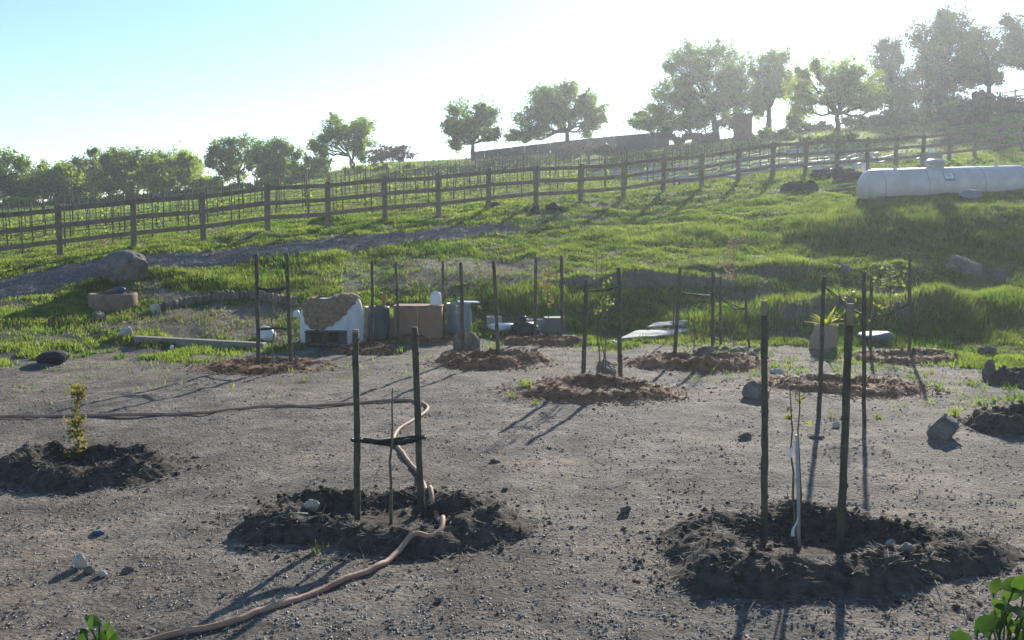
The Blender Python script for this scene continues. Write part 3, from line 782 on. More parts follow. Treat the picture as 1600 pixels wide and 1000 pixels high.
TR = [
 (8, 328, 104, [(4, 262, 26, 26), (-18, 285, 28, 28), (22, 292, 28, 24)], 'dark round tree at the left edge of the skyline', 'oak', 1, 1.0),
 (88, 322, 108, [(76, 272, 24, 18), (98, 286, 28, 24), (70, 298, 24, 18)], 'low green tree second from the left edge of the skyline', 'oaklight', 1, 1.0),
 (40, 322, 116, [(48, 290, 24, 22), (30, 298, 22, 18)], 'small tree in the gap near the left edge, behind its taller neighbours', 'euc', 1, 0.9),
 (128, 320, 112, [(124, 264, 20, 15), (136, 288, 26, 24)], 'grey-green tree standing third along the left group', 'euc', 1, 0.9),
 (172, 318, 108, [(166, 256, 22, 18), (182, 278, 26, 22), (160, 290, 22, 18)], 'spreading tree with a thin top, left of the tallest left group', 'oak', 2, 0.75),
 (205, 315, 106, [(200, 250, 28, 18), (226, 262, 24, 22), (206, 280, 28, 22)], 'tallest broad oak of the left group', 'oak', 2, 1.0),
 (240, 312, 100, [(232, 276, 22, 18), (252, 284, 22, 16), (246, 262, 16, 14)], 'bright green tree in front of the tall left oaks', 'oaklight', 2, 1.0),
 (264, 312, 110, [(262, 252, 24, 18), (284, 264, 22, 20)], 'green oak between the tall left group and the pale bush', 'oaklight', 1, 0.9),
 (300, 309, 104, [(290, 262, 20, 20), (304, 280, 24, 18), (322, 290, 18, 14)], 'pale low bushy tree left of the open-crowned oak', 'oaklight', 1, 0.9),
 (376, 299, 104, [(352, 232, 20, 13), (386, 228, 20, 12), (340, 248, 14, 14), (398, 248, 13, 15), (366, 266, 22, 16), (362, 245, 16, 12)], 'open-crowned oak with sky showing through its branches', 'oak', 1, 0.75),
 (436, 291, 102, [(428, 232, 24, 16), (446, 248, 24, 18), (414, 256, 22, 20), (440, 270, 32, 20)], 'dense dark round oak in the middle of the left half', 'oak', 1, 1.05),
 (482, 284, 99, [(476, 262, 22, 18), (500, 262, 18, 15), (486, 276, 26, 12)], 'bright green bushy tree at the foot of the twin-trunk oak', 'oaklight', 2, 1.0),
 (552, 263, 101, [(520, 204, 24, 16), (560, 200, 26, 15), (500, 224, 16, 16), (577, 214, 15, 17), (540, 218, 28, 16), (566, 236, 12, 12)], 'yellow-green oak with twin trunks on the hill edge', 'oaklight', 2, 0.85),
 (612, 256, 104, [(602, 238, 22, 13), (630, 240, 18, 9), (590, 246, 14, 9)], 'low greyish thin bush right of the twin-trunk oak', 'drybush', 4, 0.45),
 (741, 243, 92, [(734, 178, 28, 18), (722, 200, 22, 18), (758, 186, 20, 16), (768, 210, 12, 11), (736, 204, 22, 16), (710, 222, 9, 8)], 'lone oak with a leaning trunk on the bare hilltop', 'oak', 1, 0.95),
 (888, 222, 97.5, [(880, 150, 38, 18), (850, 168, 32, 20), (920, 165, 22, 15), (832, 194, 28, 18), (894, 184, 28, 16), (932, 178, 12, 13), (812, 212, 15, 9), (920, 200, 18, 12)], 'wide spreading oak above the dark wall', 'oak', 1, 1.0),
 (1118, 213, 95, [(1105, 88, 44, 17), (1070, 114, 32, 22), (1130, 116, 36, 24), (1056, 150, 32, 20), (1112, 152, 40, 24), (1150, 152, 26, 22), (1024, 184, 26, 18), (1084, 184, 24, 14)], 'largest oak left of the brick pillar', 'oak', 1, 1.05),
 (1202, 206, 96, [(1205, 98, 32, 16), (1200, 128, 28, 24), (1188, 162, 18, 18), (1226, 132, 16, 18)], 'tall narrow oak right of the brick pillar', 'oak', 1, 0.85),
 (1308, 216, 82, [(1300, 112, 38, 18), (1262, 140, 26, 20), (1340, 128, 32, 22), (1312, 148, 36, 20), (1364, 146, 18, 18), (1254, 168, 16, 14), (1345, 165, 18, 12)], 'pale spreading tree standing nearest, in front of the dark hedge', 'oaklight', 1, 0.8),
 (1392, 190, 98, [(1384, 90, 24, 22), (1400, 124, 28, 28), (1380, 156, 26, 20), (1412, 160, 20, 18)], 'dark eucalyptus left of the tallest tree', 'euc', 1, 0.9),
 (1470, 186, 95, [(1438, 62, 28, 20), (1470, 92, 34, 30), (1480, 48, 26, 24), (1452, 122, 38, 30), (1500, 112, 32, 30), (1470, 152, 32, 22)], 'tallest eucalyptus on the hill at the right', 'euc', 1, 1.0),
 (1548, 160, 96, [(1530, 64, 24, 18), (1546, 94, 18, 22), (1520, 108, 26, 24), (1556, 122, 12, 10)], 'leaning eucalyptus between the tallest tree and the right edge', 'euc', 1, 0.9),
 (1625, 150, 94, [(1590, 54, 22, 26), (1580, 86, 18, 16), (1612, 80, 28, 24), (1640, 60, 28, 28)], 'eucalyptus cut off by the right edge of the picture', 'euc', 1, 0.95),
 (1085, 214, 99, [(1075, 190, 24, 14), (1052, 196, 20, 12), (1140, 190, 22, 12)], 'low shrub under the largest oak', 'drybush', 3, 0.8),
 (1030, 214, 99, [(1010, 192, 18, 14), (1034, 198, 16, 10)], 'small grey-green bush at the end of the dark wall', 'euc', 3, 0.9),
]
for i, (px, py, Y, lob, lab, mt, st, dn) in enumerate(TR):
    nm = 'shrub' if 'shrub' in lab or 'bush ' in lab else ('eucalyptus_tree' if mt == 'euc' else 'oak_tree')
    tree(px, py, Y, lob, lab, mt, dn, 40 + i, 0.125, st, nm, 'shrub' if nm == 'shrub' else 'tree')
BU = [
 (1236, 205, 92, [(1236, 190, 12, 14), (1240, 178, 9, 6)], 'dark upright clipped bush right of the brick pillar', 'oak', 1.3),
 (1270, 207, 94, [(1262, 200, 16, 9), (1286, 200, 16, 9)], 'low dark hedge piece left of the pale spreading tree', 'euc', 1.2),
 (1345, 203, 94, [(1336, 194, 20, 12), (1366, 192, 20, 12)], 'low dark hedge piece right of the pale spreading tree', 'euc', 1.2),
 (1410, 196, 93, [(1396, 188, 22, 13), (1428, 184, 22, 15)], 'dark hedge below the eucalyptus', 'euc', 1.2),
 (1455, 190, 92, [(1450, 180, 22, 16), (1478, 176, 18, 14)], 'dark bush at the foot of the tallest eucalyptus', 'oak', 1.1),
 (1515, 184, 88, [(1504, 170, 24, 16), (1532, 164, 22, 16)], 'pinkish dry bush on the right bank', 'drybush', 0.9),
 (1565, 176, 88, [(1554, 162, 22, 14), (1580, 166, 22, 14)], 'reddish dry bush on the bank near the right edge', 'drybush', 0.9),
 (1520, 196, 80, [(1510, 186, 20, 10), (1536, 182, 20, 10)], 'low dry bush in front of the pinkish one', 'drybush', 0.8),
 (1605, 180, 86, [(1590, 172, 18, 12), (1620, 166, 22, 16)], 'dry bush cut by the right edge', 'drybush', 0.9),
 (915, 240, 84, [(890, 238, 22, 8), (920, 232, 24, 9), (948, 236, 18, 7)], 'reddish brown brush heap below the dark wall', 'drybush', 1.4),
 (1085, 220, 90, [(1066, 214, 20, 7), (1100, 212, 20, 8)], 'low brown scrub left of the brick pillar', 'drybush', 1.1),
 (1200, 218, 88, [(1186, 212, 18, 8), (1214, 210, 18, 9)], 'green scrub between the brick pillar and the upright bush', 'oaklight', 1.0),
 (1300, 228, 76, [(1284, 220, 22, 8), (1316, 218, 18, 9), (1262, 224, 14, 7)], 'bright green weeds round the foot of the pale spreading tree', 'oaklight', 0.9),
 (580, 268, 88, [(560, 262, 24, 7), (600, 264, 24, 7), (640, 262, 18, 6)], 'bright green scrub along the hill behind the fence', 'oaklight', 0.9),
 (40, 332, 96, [(20, 322, 26, 10), (56, 322, 24, 10)], 'dark undergrowth at the left end of the tree line', 'oak', 1.2),
 (120, 328, 97, [(104, 318, 24, 10), (140, 316, 24, 10)], 'dark undergrowth between the second and third left trees', 'oak', 1.2),
 (200, 322, 97, [(182, 312, 24, 9), (220, 310, 24, 9)], 'dark undergrowth below the tallest broad oak', 'oak', 1.2),
 (290, 314, 97, [(270, 304, 24, 9), (308, 300, 22, 9)], 'green undergrowth below the pale bushy tree', 'oaklight', 1.1),
 (370, 304, 96, [(350, 296, 22, 9), (388, 292, 20, 9)], 'dark undergrowth below the open-crowned oak', 'oak', 1.1),
 (450, 294, 96, [(424, 286, 24, 9), (466, 284, 24, 9)], 'green undergrowth below the dense round oak', 'oaklight', 1.1),
]
for i, (px, py, Y, lob, lab, mt, dn) in enumerate(BU):
    tree(px, py, Y, lob, lab, mt, dn, 140 + i, 0.14, 4, 'shrub', 'shrub', 'shrubs on the hill', 0.1, 0.6)

# ------------------------------------------------------------------ things on the hilltop
def wall_line(pts, thick, mat, name, label, cat):
    """wall of coursed blocks whose top follows the given picture points at their distances"""
    root = None
    for j in range(len(pts) - 1):
        (ax, ay, aY, ah), (bx, by, bY, bh) = pts[j], pts[j + 1]
        A, B = at(ax, ay, aY), at(bx, by, bY)
        if root is None: root = empty(name, (A[0], A[1], hz(A[0], A[1])), label, cat)
        n = max(2, int(np.linalg.norm(B - A) / 1.1))
        for i in range(n):
            p, q = A + (B - A) * i / n, A + (B - A) * (i + 1) / n
            m = (p + q) / 2; gz_ = hz(m[0], m[1]) - 0.4
            h = max(m[2] - gz_, 0.3)
            ncs = max(1, int(round(h / 0.55)))
            for c in range(ncs):
                sh = 0.0
                V, F = box_vf((m[0] + sh, m[1] + rf.uniform(-.03, .03), gz_ + h * (c + 0.5) / ncs), (np.linalg.norm(q - p) - 0.02, thick, h / ncs - 0.012),
                              math.atan2(q[1] - p[1], q[0] - p[0]), -math.atan2(q[2] - p[2], np.hypot(q[0] - p[0], q[1] - p[1])), 0.03, 0.02, i * 7 + c)
                obj('block', V, F, mat, root, False)
    return root
wall_line([(735, 238, 97, 0), (800, 230, 97, 0), (880, 221, 97, 0), (960, 213, 96, 0), (1046, 206, 95, 0)], 0.7, M['wall'], 'stone_wall', 'long dark retaining wall along the hilltop', 'wall')

pb = at(1160, 224, 88); pb[2] = hz(pb[0], pb[1])
pil = empty('brick_pillar', pb, 'tall square brown brick pillar on the hilltop between two oaks', 'pillar')
hp = at(1160, 181, 88)[2] - pb[2]
nc = 26
for c in range(nc):
    sz = 1.22 + (0.02 if c % 2 else 0)
    V, F = box_vf((pb[0], pb[1], pb[2] - 0.2 + (hp + 0.2) * (c + 0.5) / nc), (sz, sz, (hp + 0.2) / nc - 0.008), 0.12, 0, 0.01)
    obj('brick_course', V, F, M['brick'], pil, False)
V, F = box_vf((pb[0], pb[1], pb[2] + hp + 0.05), (1.34, 1.34, 0.11), 0.12, 0, 0.02)
obj('cap', V, F, M['brick'], pil, False)

# rail fence on the far brow at the right
fa, fb = at(1562, 160, 93), at(1660, 142, 92)
fr = empty('brow_fence', (fa[0], fa[1], hz(fa[0], fa[1])), 'small dark rail fence on the brow at the top right', 'fence')
fpts = []
for i in range(5):
    q = fa + (fb - fa) * i / 4; q[2] = hz(q[0], q[1]); fpts.append(q)
    V, F = box_vf(q + np.array([0, 0, 0.65]), (0.14, 0.14, 1.7), 0.2, 0, 0.01); obj('post', V, F, M['fence'], fr, False)
for hgt in (1.35, 0.85):
    for a, b in zip(fpts[:-1], fpts[1:]):
        V, F = tube_vf([a + np.array([0, -0.1, hgt]), b + np.array([0, -0.1, hgt])], 0.06, 6); obj('rail', V, F, M['fence'], fr)

# ------------------------------------------------------------------ soil rings dug round the young trees
RINGS = []
def soil_ring(px, py, hw, label, mat, straw, seed, h=0.2, asp=0.8, basin=0.12, ncl=420, group='dug tree rings'):
    c = hit(px, py); R = hw * 1.08 * c[1] / F_PX; h = h * (1.0 if mat == 'soil' else 0.72); straw = straw if mat != 'soil' else int(straw * 0.35)
    r = np.random.default_rng(seed)
    nr, na = 46, 180
    rr = np.linspace(0, 1.12, nr); th = np.arange(na) / na * 2 * math.pi
    RR, TH = np.meshgrid(rr, th, indexing='ij')
    wob = 1 + 0.30 * (fbm(np.cos(TH) * 3 + seed * 3, np.sin(TH) * 3, seed + 9, 4) - 0.5) + 0.10 * np.sin(TH * 2 + seed) + 0.09 * np.sin(TH * 3 + seed * 2.1) + 0.05 * np.sin(TH * 5 + seed)
    X = c[0] + RR * R * np.cos(TH) * wob; Y = c[1] + RR * R * asp * np.sin(TH) * wob
    gap = 0.62 + 0.38 * fbm(np.cos(TH) * 2.2 + seed, np.sin(TH) * 2.2, seed)
    prof = np.exp(-((RR - 0.63) / np.where(RR > 0.63, 0.25, 0.15)) ** 2) * gap
    lump = fbm(X * 7, Y * 7, seed, 4) - 0.5
    Hh = h * prof * (1 + 0.6 * lump) - basin * np.exp(-(RR / 0.34) ** 4) + 0.07 * lump * np.clip(1.05 - RR, 0, 1) * 1.6
    Hh = Hh + h * 0.14 * (fbm(X * 16, Y * 16, seed + 4, 3) - 0.5) * np.clip(prof + 0.25, 0, 1)
    Hh = Hh - (0.05 + 0.10 * (fbm(X * 9, Y * 9, seed + 6, 3) - 0.35)) * np.clip((RR - 0.80) / 0.32, 0, 1)
    # the pit itself cannot go below the yard sheet: the floor of the ring lies on it
    Hh = np.where(RR < 0.72, np.maximum(Hh, 0.012 + 0.02 * np.abs(lump)), Hh)
    Z = height(X.ravel(), Y.ravel()).reshape(X.shape) + Hh
    V = np.stack([X, Y, Z], -1).reshape(-1, 3)
    i = np.arange(nr - 1)[:, None] * na; j = np.arange(na)[None]; j2 = (j + 1) % na
    F = np.stack([i + j, i + na + j, i + na + j2, i + j2], -1).reshape(-1, 4)
    root = empty('soil_ring', (c[0], c[1], hz(c[0], c[1])), label, 'soil ring', group)
    obj('bank', V, F, M[mat], root)
    def onring(n, lo=0.25, hi=1.05):
        a = r.uniform(0, 2 * math.pi, n); q = np.clip(r.normal(0.64, 0.2, n), lo, hi)
        ii = np.clip((q / 1.12 * (nr - 1)), 0, nr - 1).astype(int); jj = (a / (2 * math.pi) * na).astype(int) % na
        return V.reshape(nr, na, 3)[ii, jj]
    mb = MB(); IV, IF = ico(1)
    sc = c[1] / 8.0
    nsp = int(ncl * 0.9)
    aa = r.uniform(0, 2 * math.pi, nsp); qq = 0.9 + np.abs(r.normal(0, 0.22, nsp))
    sx, sy_ = c[0] + qq * R * np.cos(aa), c[1] + qq * R * asp * np.sin(aa); sz_ = height(sx, sy_)
    for x_, y_, z_ in zip(sx, sy_, sz_):
        s = (0.004 + 0.022 * r.random() ** 4) * (0.8 + 0.25 * sc)
        mb.add(IV * (1 + r.uniform(-.35, .35, (len(IV), 1))) * s * np.array([1, 1, 0.6]) + np.array([x_, y_, z_ + s * 0.2]), IF)
    for p in onring(ncl):
        s = (0.005 + 0.030 * r.random() ** 4) * (0.8 + 0.2 * sc)
        vv = IV * (1 + r.uniform(-.35, .35, (len(IV), 1))) * s * np.array([1, 1, 0.75]) + p + np.array([r.normal() * .02, r.normal() * .02, s * 0.35])
        mb.add(vv, IF)
    o = mb.build('clods', M[mat], root, False); o['kind'] = 'stuff'
    # rootlets, bark shreds and straw
    n = straw * 2; P = onring(n)
    ne = n // 3; ea = r.uniform(0, 2 * math.pi, ne); eq = 0.92 + np.abs(r.normal(0, 0.16, ne))
    ex, ey = c[0] + eq * R * np.cos(ea), c[1] + eq * R * asp * np.sin(ea)
    P[:ne] = np.stack([ex, ey, height(ex, ey)], 1)
    a = r.uniform(0, 2 * math.pi, n); L = r.uniform(0.02, 0.09, n); up = r.normal(0.12, 0.25, n)
    d = np.stack([np.cos(a) * L, np.sin(a) * L, up * L], 1); w = np.stack([-np.sin(a), np.cos(a), 0 * a], 1) * (0.0026 * (0.7 + 0.6 * sc))
    b = P + np.array([0, 0, 0.012])
    VV = np.stack([b - d - w, b - d + w, b + d + w, b + d - w], 1).reshape(-1, 3)
    o = obj('straw', VV, np.arange(4 * n).reshape(-1, 4), M['straw' if mat == 'redsoil' else 'root'], root, False); o['kind'] = 'stuff'
    RINGS.append((c, R))
    return root

soil_ring(1278, 868, 250, 'large dark soil ring at the front right with two tall stakes', 'soil', 2600, 1, 0.22, 0.86, ncl=900)
soil_ring(598, 817, 212, 'dark soil ring at the front left, crossed by the hose', 'soil', 2200, 2, 0.20, 0.80, ncl=700)
soil_ring(128, 735, 142, 'dark soil ring at the left edge round a yellow-leaved sapling', 'soil', 1500, 3, 0.20, 0.82, ncl=600)
soil_ring(928, 613, 124, 'brown mulched soil ring in the middle of the yard', 'redsoil', 1600, 4, 0.22, 0.8, ncl=500)
soil_ring(410, 576, 92, 'reddish mulched soil ring in front of the tarp pile', 'redsoil', 1500, 5, 0.16, 0.8, ncl=400)
soil_ring(768, 567, 86, 'brown soil ring right of the two drums', 'redsoil', 1000, 6, 0.24, 0.8, ncl=400)
soil_ring(846, 538, 68, 'brown soil ring in front of the black bags', 'redsoil', 900, 7, 0.22, 0.8, ncl=300)
soil_ring(1092, 567, 100, 'wide brown soil ring with stones, right of the white sheet', 'redsoil', 1300, 8, 0.26, 0.8, ncl=500)
soil_ring(1322, 604, 122, 'low reddish soil ring behind the front right stakes', 'redsoil', 1300, 9, 0.16, 0.8, ncl=500)
soil_ring(1416, 561, 84, 'reddish soil ring beside the pale blue bag', 'redsoil', 900, 10, 0.15, 0.8, ncl=300)
soil_ring(572, 547, 48, 'small brown soil ring in front of the dark drum', 'redsoil', 500, 11, 0.16, 0.8, ncl=250)
soil_ring(1598, 598, 50, 'dark heap of soil at the right edge beside the stump', 'soil', 500, 12, 0.26, 0.9, ncl=250)
soil_ring(1588, 668, 78, 'dark soil ring at the right edge behind the grey rock', 'soil', 900, 13, 0.24, 0.85, ncl=400)
soil_ring(668, 533, 52, 'low bank of brown soil below the plywood box', 'redsoil', 500, 14, 0.12, 0.7, ncl=250)

# ------------------------------------------------------------------ stakes, ties and saplings
def top_at(px, py, Y): return at(px, py, Y)
def stake(tx, ty, bx, by, w, label, cut=0.0, seed=0, Y=None, name='tree_stake', mat='stake', group='tree stakes'):
    b = hit(bx, by); t = at(tx, ty, b[1])
    r = np.random.default_rng(seed + int(tx))
    rad = max(w * b[1] / F_PX / 2, 0.008)
    n = 26
    k = np.linspace(0, 1, n)[:, None]
    lo = b + (b - t) / np.linalg.norm(t - b) * 0.25
    P = lo * (1 - k) + t * k + np.cumsum(r.normal(size=(n, 3)) * 0.0022, 0) * np.array([1, 1, 0])
    R = rad * (1.06 - 0.12 * k[:, 0]) * (1 + r.normal(size=n) * 0.06)
    root = empty(name, b, label, 'stake', group)
    kc = 1 - cut / max(np.linalg.norm(t - lo), 0.1)
    if cut > 0:
        kk = k[:, 0]; Pc = np.array([np.interp(kc, kk, P[:, q]) for q in range(3)]); Rc = float(np.interp(kc, kk, R))
        lo_ = kk < kc - 0.004; hi_ = kk > kc + 0.004
        V, F = tube_vf(np.concatenate([P[lo_], [Pc]]), np.concatenate([R[lo_], [Rc]]), 9); obj('pole', V, F, M[mat], root)
        V, F = tube_vf(np.concatenate([[Pc], P[hi_]]), np.concatenate([[Rc], R[hi_]]) * 0.95, 9); obj('bare_top', V, F, M['stakecut'], root)
    else:
        V, F = tube_vf(P, R, 8); obj('pole', V, F, M[mat], root)
    # knots and nail stubs down the pole
    mb = MB(); IV, IF = ico(1)
    for q in range(11):
        i = r.integers(2, n - 1); a = r.uniform(0, 6.28)
        mb.add(IV * R[i] * np.array([0.5, 0.5, 0.8]) + P[i] + np.array([math.cos(a), math.sin(a), 0]) * R[i] * 0.85, IF)
    mb.build('knots', M[mat], root)['kind'] = 'stuff'
    return b, t

# front pair on the right
A1, B1 = stake(1196, 470, 1196, 846, 11, 'tall thick stake standing left in the front right soil ring', 0.12)
A2, B2 = stake(1328, 474, 1311, 868, 12, 'tall thick leaning stake with a bare top, right in the front right ring', 0.17)
A3, B3 = stake(556, 515, 559, 826, 11, 'left stake of the pair in the front left soil ring', 0.03)
A4, B4 = stake(652, 511, 661, 806, 11, 'right stake of the pair in the front left soil ring, beside the hose')
A5, B5 = stake(401, 397, 404, 570, 6.5, 'left stake of the pair in front of the tarp pile')
A6, B6 = stake(448, 395, 455, 573, 6.5, 'right stake of the pair in front of the tarp pile')
A7, B7 = stake(916, 438, 911, 594, 7, 'left stake of the pair in the middle brown ring')
A8, B8 = stake(965, 418, 969, 597, 7, 'right stake of the pair in the middle brown ring, beside the wedge stone')
A9, B9 = stake(721, 410, 724, 562, 6, 'left stake of the pair right of the two drums')
A10, B10 = stake(771, 408, 779, 560, 6, 'right leaning stake of the pair right of the two drums')
A11, B11 = stake(838, 402, 835, 534, 5, 'left stake of the pair above the black bags')
A12, B12 = stake(877, 399, 879, 530, 5.5, 'right stake of the pair above the black bags')
A13, B13 = stake(582, 407, 582, 544, 4.5, 'thin stake in front of the dark drum')
A14, B14 = stake(619, 410, 622, 534, 4, 'thin stake in front of the plywood box, left end')
A15, B15 = stake(691, 409, 694, 522, 4, 'thin stake at the right end of the plywood box')
A16, B16 = stake(1063, 418, 1053, 566, 6, 'leaning stake at the left of the stony brown ring')
A17, B17 = stake(1115, 424, 1114, 556, 5.5, 'stake in the middle of the stony brown ring')
A18, B18 = stake(1126, 432, 1126, 540, 4, 'thin stake just right of the middle stake, behind the stony ring')
A19, B19 = stake(1163, 446, 1171, 542, 4, 'thin stake at the right end behind the stony ring')
A20, B20 = stake(1054, 455, 1052, 522, 2.5, 'thin cane behind the white sheet')
A21, B21 = stake(1288, 432, 1279, 652, 7, 'leaning stake in front of the burlap pot')
A22, B22 = stake(1350, 425, 1351, 664, 6.5, 'dark stake right of the leaning front stake, in the low reddish ring')
A23, B23 = stake(1363, 430, 1360, 552, 5, 'left stake of the pair beside the pale blue bag')
A24, B24 = stake(1420, 396, 1421, 552, 5.5, 'right stake of the pair beside the pale blue bag')
A25, B25 = stake(1323, 478, 1319, 640, 4, 'thin stake hidden behind the front leaning stake')

def tie(a, b, sag, w, label, seed=0, group='tree ties', via=None, mat='strap', thick=1.5):
    """a strap looped from stake to stake round the stem: two strands"""
    a = np.asarray(a, float); b = np.asarray(b, float)
    mb = MB(); n = 15
    r = np.random.default_rng(seed)
    for s in (-1, 1):
        k = np.linspace(0, 1, n)[:, None]
        P = a * (1 - k) + b * k
        P[:, 2] -= np.sin(k[:, 0] * math.pi) * sag * (1 + 0.35 * s)
        P[:, 1] += s * 0.03 * np.sin(k[:, 0] * math.pi * 2)
        P += r.normal(size=P.shape) * 0.004
        mb.add(*tube_vf(P, w, 6, True, thick))
    for e in (a, b):           # the loop round each stake
        th = np.linspace(0, 2 * math.pi, 13)
        mb.add(*tube_vf(np.stack([e[0] + np.cos(th) * w * 2.4, e[1] + np.sin(th) * w * 2.4, e[2] + 0 * th], 1), w * 0.8, 5, False))
    o = mb.build('tree_tie', M[mat])
    return tag(o, label, 'tie', group)
def on(A, B, f): return A + (B - A) * f
tie(on(A3, B3, 0.45), on(A4, B4, 0.42), 0.03, 0.018, 'dark fabric tie between the front left stakes', 1)
tie(on(A5, B5, 0.70), on(A6, B6, 0.70), 0.06, 0.014, 'upper dark tie between the stakes before the tarp pile', 2)
tie(on(A5, B5, 0.32), on(A6, B6, 0.33), -0.02, 0.012, 'lower dark tie between the stakes before the tarp pile', 3)
tie(on(A7, B7, 0.90), on(A8, B8, 0.83), 0.03, 0.006, 'thin tie high between the stakes of the middle ring', 4)
tie(on(A16, B16, 0.74), on(A17, B17, 0.72), 0.02, 0.009, 'tie between the leaning and middle stakes of the stony ring', 5)
tie(on(A18, B18, 0.70), on(A19, B19, 0.62), 0.07, 0.009, 'sagging tie between the two thin stakes behind the stony ring', 6)
tie(on(A21, B21, 0.94), on(A22, B22, 0.72), 0.04, 0.006, 'slanting cord between the stakes before and right of the burlap pot', 7)
tie(on(A23, B23, 0.45), on(A24, B24, 0.50), 0.05, 0.007, 'cord between the stakes beside the pale blue bag', 8)

def sapling(px, py, top_px, top_py, label, mat, nleaf, seed, rad=0.012, stems=1, lsize=0.03, crown=(0.4, 1.0), spread=0.12, droop=0.0, twigs=10, name='sapling', trunk_mat='cane'):
    b = hit(px, py); t = at(top_px, top_py, b[1]); H = t[2] - b[2]
    r = np.random.default_rng(seed)
    root = empty(name, b, label, 'sapling', 'young planted trees')
    mb = MB(); tips = []
    for s in range(stems):
        tt = t + np.array([(s - (stems - 1) / 2) * 0.09, r.normal() * 0.03, -r.uniform(0, 0.1) * s])
        b0 = b + np.array([(s - (stems - 1) / 2) * 0.05, 0, -0.1])
        P = bend(b0, tt, r, 9, 0.012)
        mb.add(*tube_vf(P, np.linspace(rad, rad * 0.35, 9), 6))
        for q in range(twigs):
            f = r.uniform(*crown); st = b0 + (tt - b0) * f
            st = P[min(8, int(f * 8))] * (1 - (f * 8 - int(f * 8))) + P[min(8, int(f * 8) + 1)] * (f * 8 - int(f * 8))
            a = r.uniform(0, 6.28); L = spread * r.uniform(0.4, 1.2) * (1.25 - 0.6 * f)
            e = st + np.array([math.cos(a) * L, math.sin(a) * L, L * r.uniform(0.3, 1.1)])
            mb.add(*tube_vf(bend(st, e, r, 4, 0.06), np.linspace(rad * 0.3, rad * 0.14, 4), 4, False))
            for u in np.linspace(0.25, 1, 4): tips.append(st + (e - st) * u)
    mb.build('stem', M[trunk_mat], root)
    tips = np.array(tips)
    C = tips[r.integers(0, len(tips), nleaf)] + r.normal(size=(nleaf, 3)) * spread * 0.14
    V, F = leaf_cloud(C, lsize, r)
    o = obj('foliage', V, F, M[mat], root, False); o['kind'] = 'stuff'
    return root, b, t
sapling(122, 722, 120, 604, 'small sapling with dense yellow leaves in the left soil ring', 'yellowleaf', 620, 1, 0.011, 1, 0.021, (0.12, 1.0), 0.12, twigs=34)
root, b, t = sapling(1248, 858, 1243, 602, 'sapling with pale guarded stem between the front right stakes', 'sapleaf', 16, 2, 0.013, 2, 0.030, (0.78, 1.0), 0.10, twigs=5)
V, F = tube_vf([b + np.array([0, -0.004, 0.0]), on(b, t, 0.35) + np.array([0.005, -0.004, 0]), on(b, t, 0.70) + np.array([0.0, -0.004, 0])], [0.0155, 0.014, 0.013], 9)
obj('trunk_guard', V, F, M['tube'], root)
for f, dx in ((0.68, -0.055), (0.20, -0.045)):      # pale tape tails tied to the stem
    p = on(b, t, f) + np.array([-0.01, -0.03, 0])
    L = 0.20
    V = [];
    for i in range(7):
        q = i / 6
        c = p + np.array([dx * q + 0.008 * math.sin(q * 7), -0.01 * q, 0.01 - L * q * 0.8]); w = 0.003 + 0.012 * q
        V += [c + np.array([-w, 0.004, 0]), c + np.array([0, -0.006, 0]), c + np.array([w, 0.004, 0])]
    ii = (np.arange(6)[:, None] * 3 + np.arange(2)[None]).ravel()
    obj('tape', np.array(V), np.stack([ii, ii + 1, ii + 4, ii + 3], 1), M['white'], root)
sapling(611, 822, 612, 608, 'bare thin whip between the front left stakes', 'sapleaf', 6, 3, 0.018, 1, 0.012, (0.05, 0.4), 0.03, twigs=3)
sapling(427, 571, 425, 420, 'thin bare sapling between the stakes before the tarp pile', 'sapleaf', 40, 4, 0.016, 1, 0.02, (0.35, 1.0), 0.28, twigs=14)
sapling(942, 596, 940, 392, 'three-stemmed leafy whip in the middle brown ring', 'sapleaf', 150, 5, 0.014, 3, 0.026, (0.55, 1.0), 0.20, twigs=9)
sapling(749, 562, 747, 412, 'thin whip between the stakes right of the two drums', 'sapleaf', 40, 6, 0.010, 1, 0.022, (0.4, 1.0), 0.16, twigs=8)
sapling(857, 531, 857, 412, 'leafy young tree between the stakes above the black bags', 'yellowleaf', 150, 7, 0.014, 1, 0.03, (0.45, 0.9), 0.34, twigs=16)
sapling(1084, 552, 1084, 462, 'short thin whip in the stony brown ring', 'sapleaf', 20, 8, 0.012, 1, 0.02, (0.4, 1.0), 0.12, twigs=5)
sapling(1147, 540, 1145, 374, 'slender sapling with pinkish buds behind the stony ring', 'pinkleaf', 260, 9, 0.014, 1, 0.026, (0.6, 1.0), 0.30, twigs=22)
sapling(1322, 625, 1330, 450, 'branching sapling in the low reddish ring', 'sapleaf', 50, 10, 0.012, 1, 0.028, (0.5, 1.0), 0.40, twigs=8)
sapling(1391, 551, 1392, 424, 'leafy young tree between the stakes beside the pale blue bag', 'sapleaf', 170, 11, 0.014, 1, 0.035, (0.5, 1.0), 0.42, twigs=18)
sapling(718, 535, 718, 470, 'tiny whip behind the pair of stakes right of the drums', 'sapleaf', 16, 12, 0.009, 1, 0.02, (0.4, 1.0), 0.1, twigs=4)

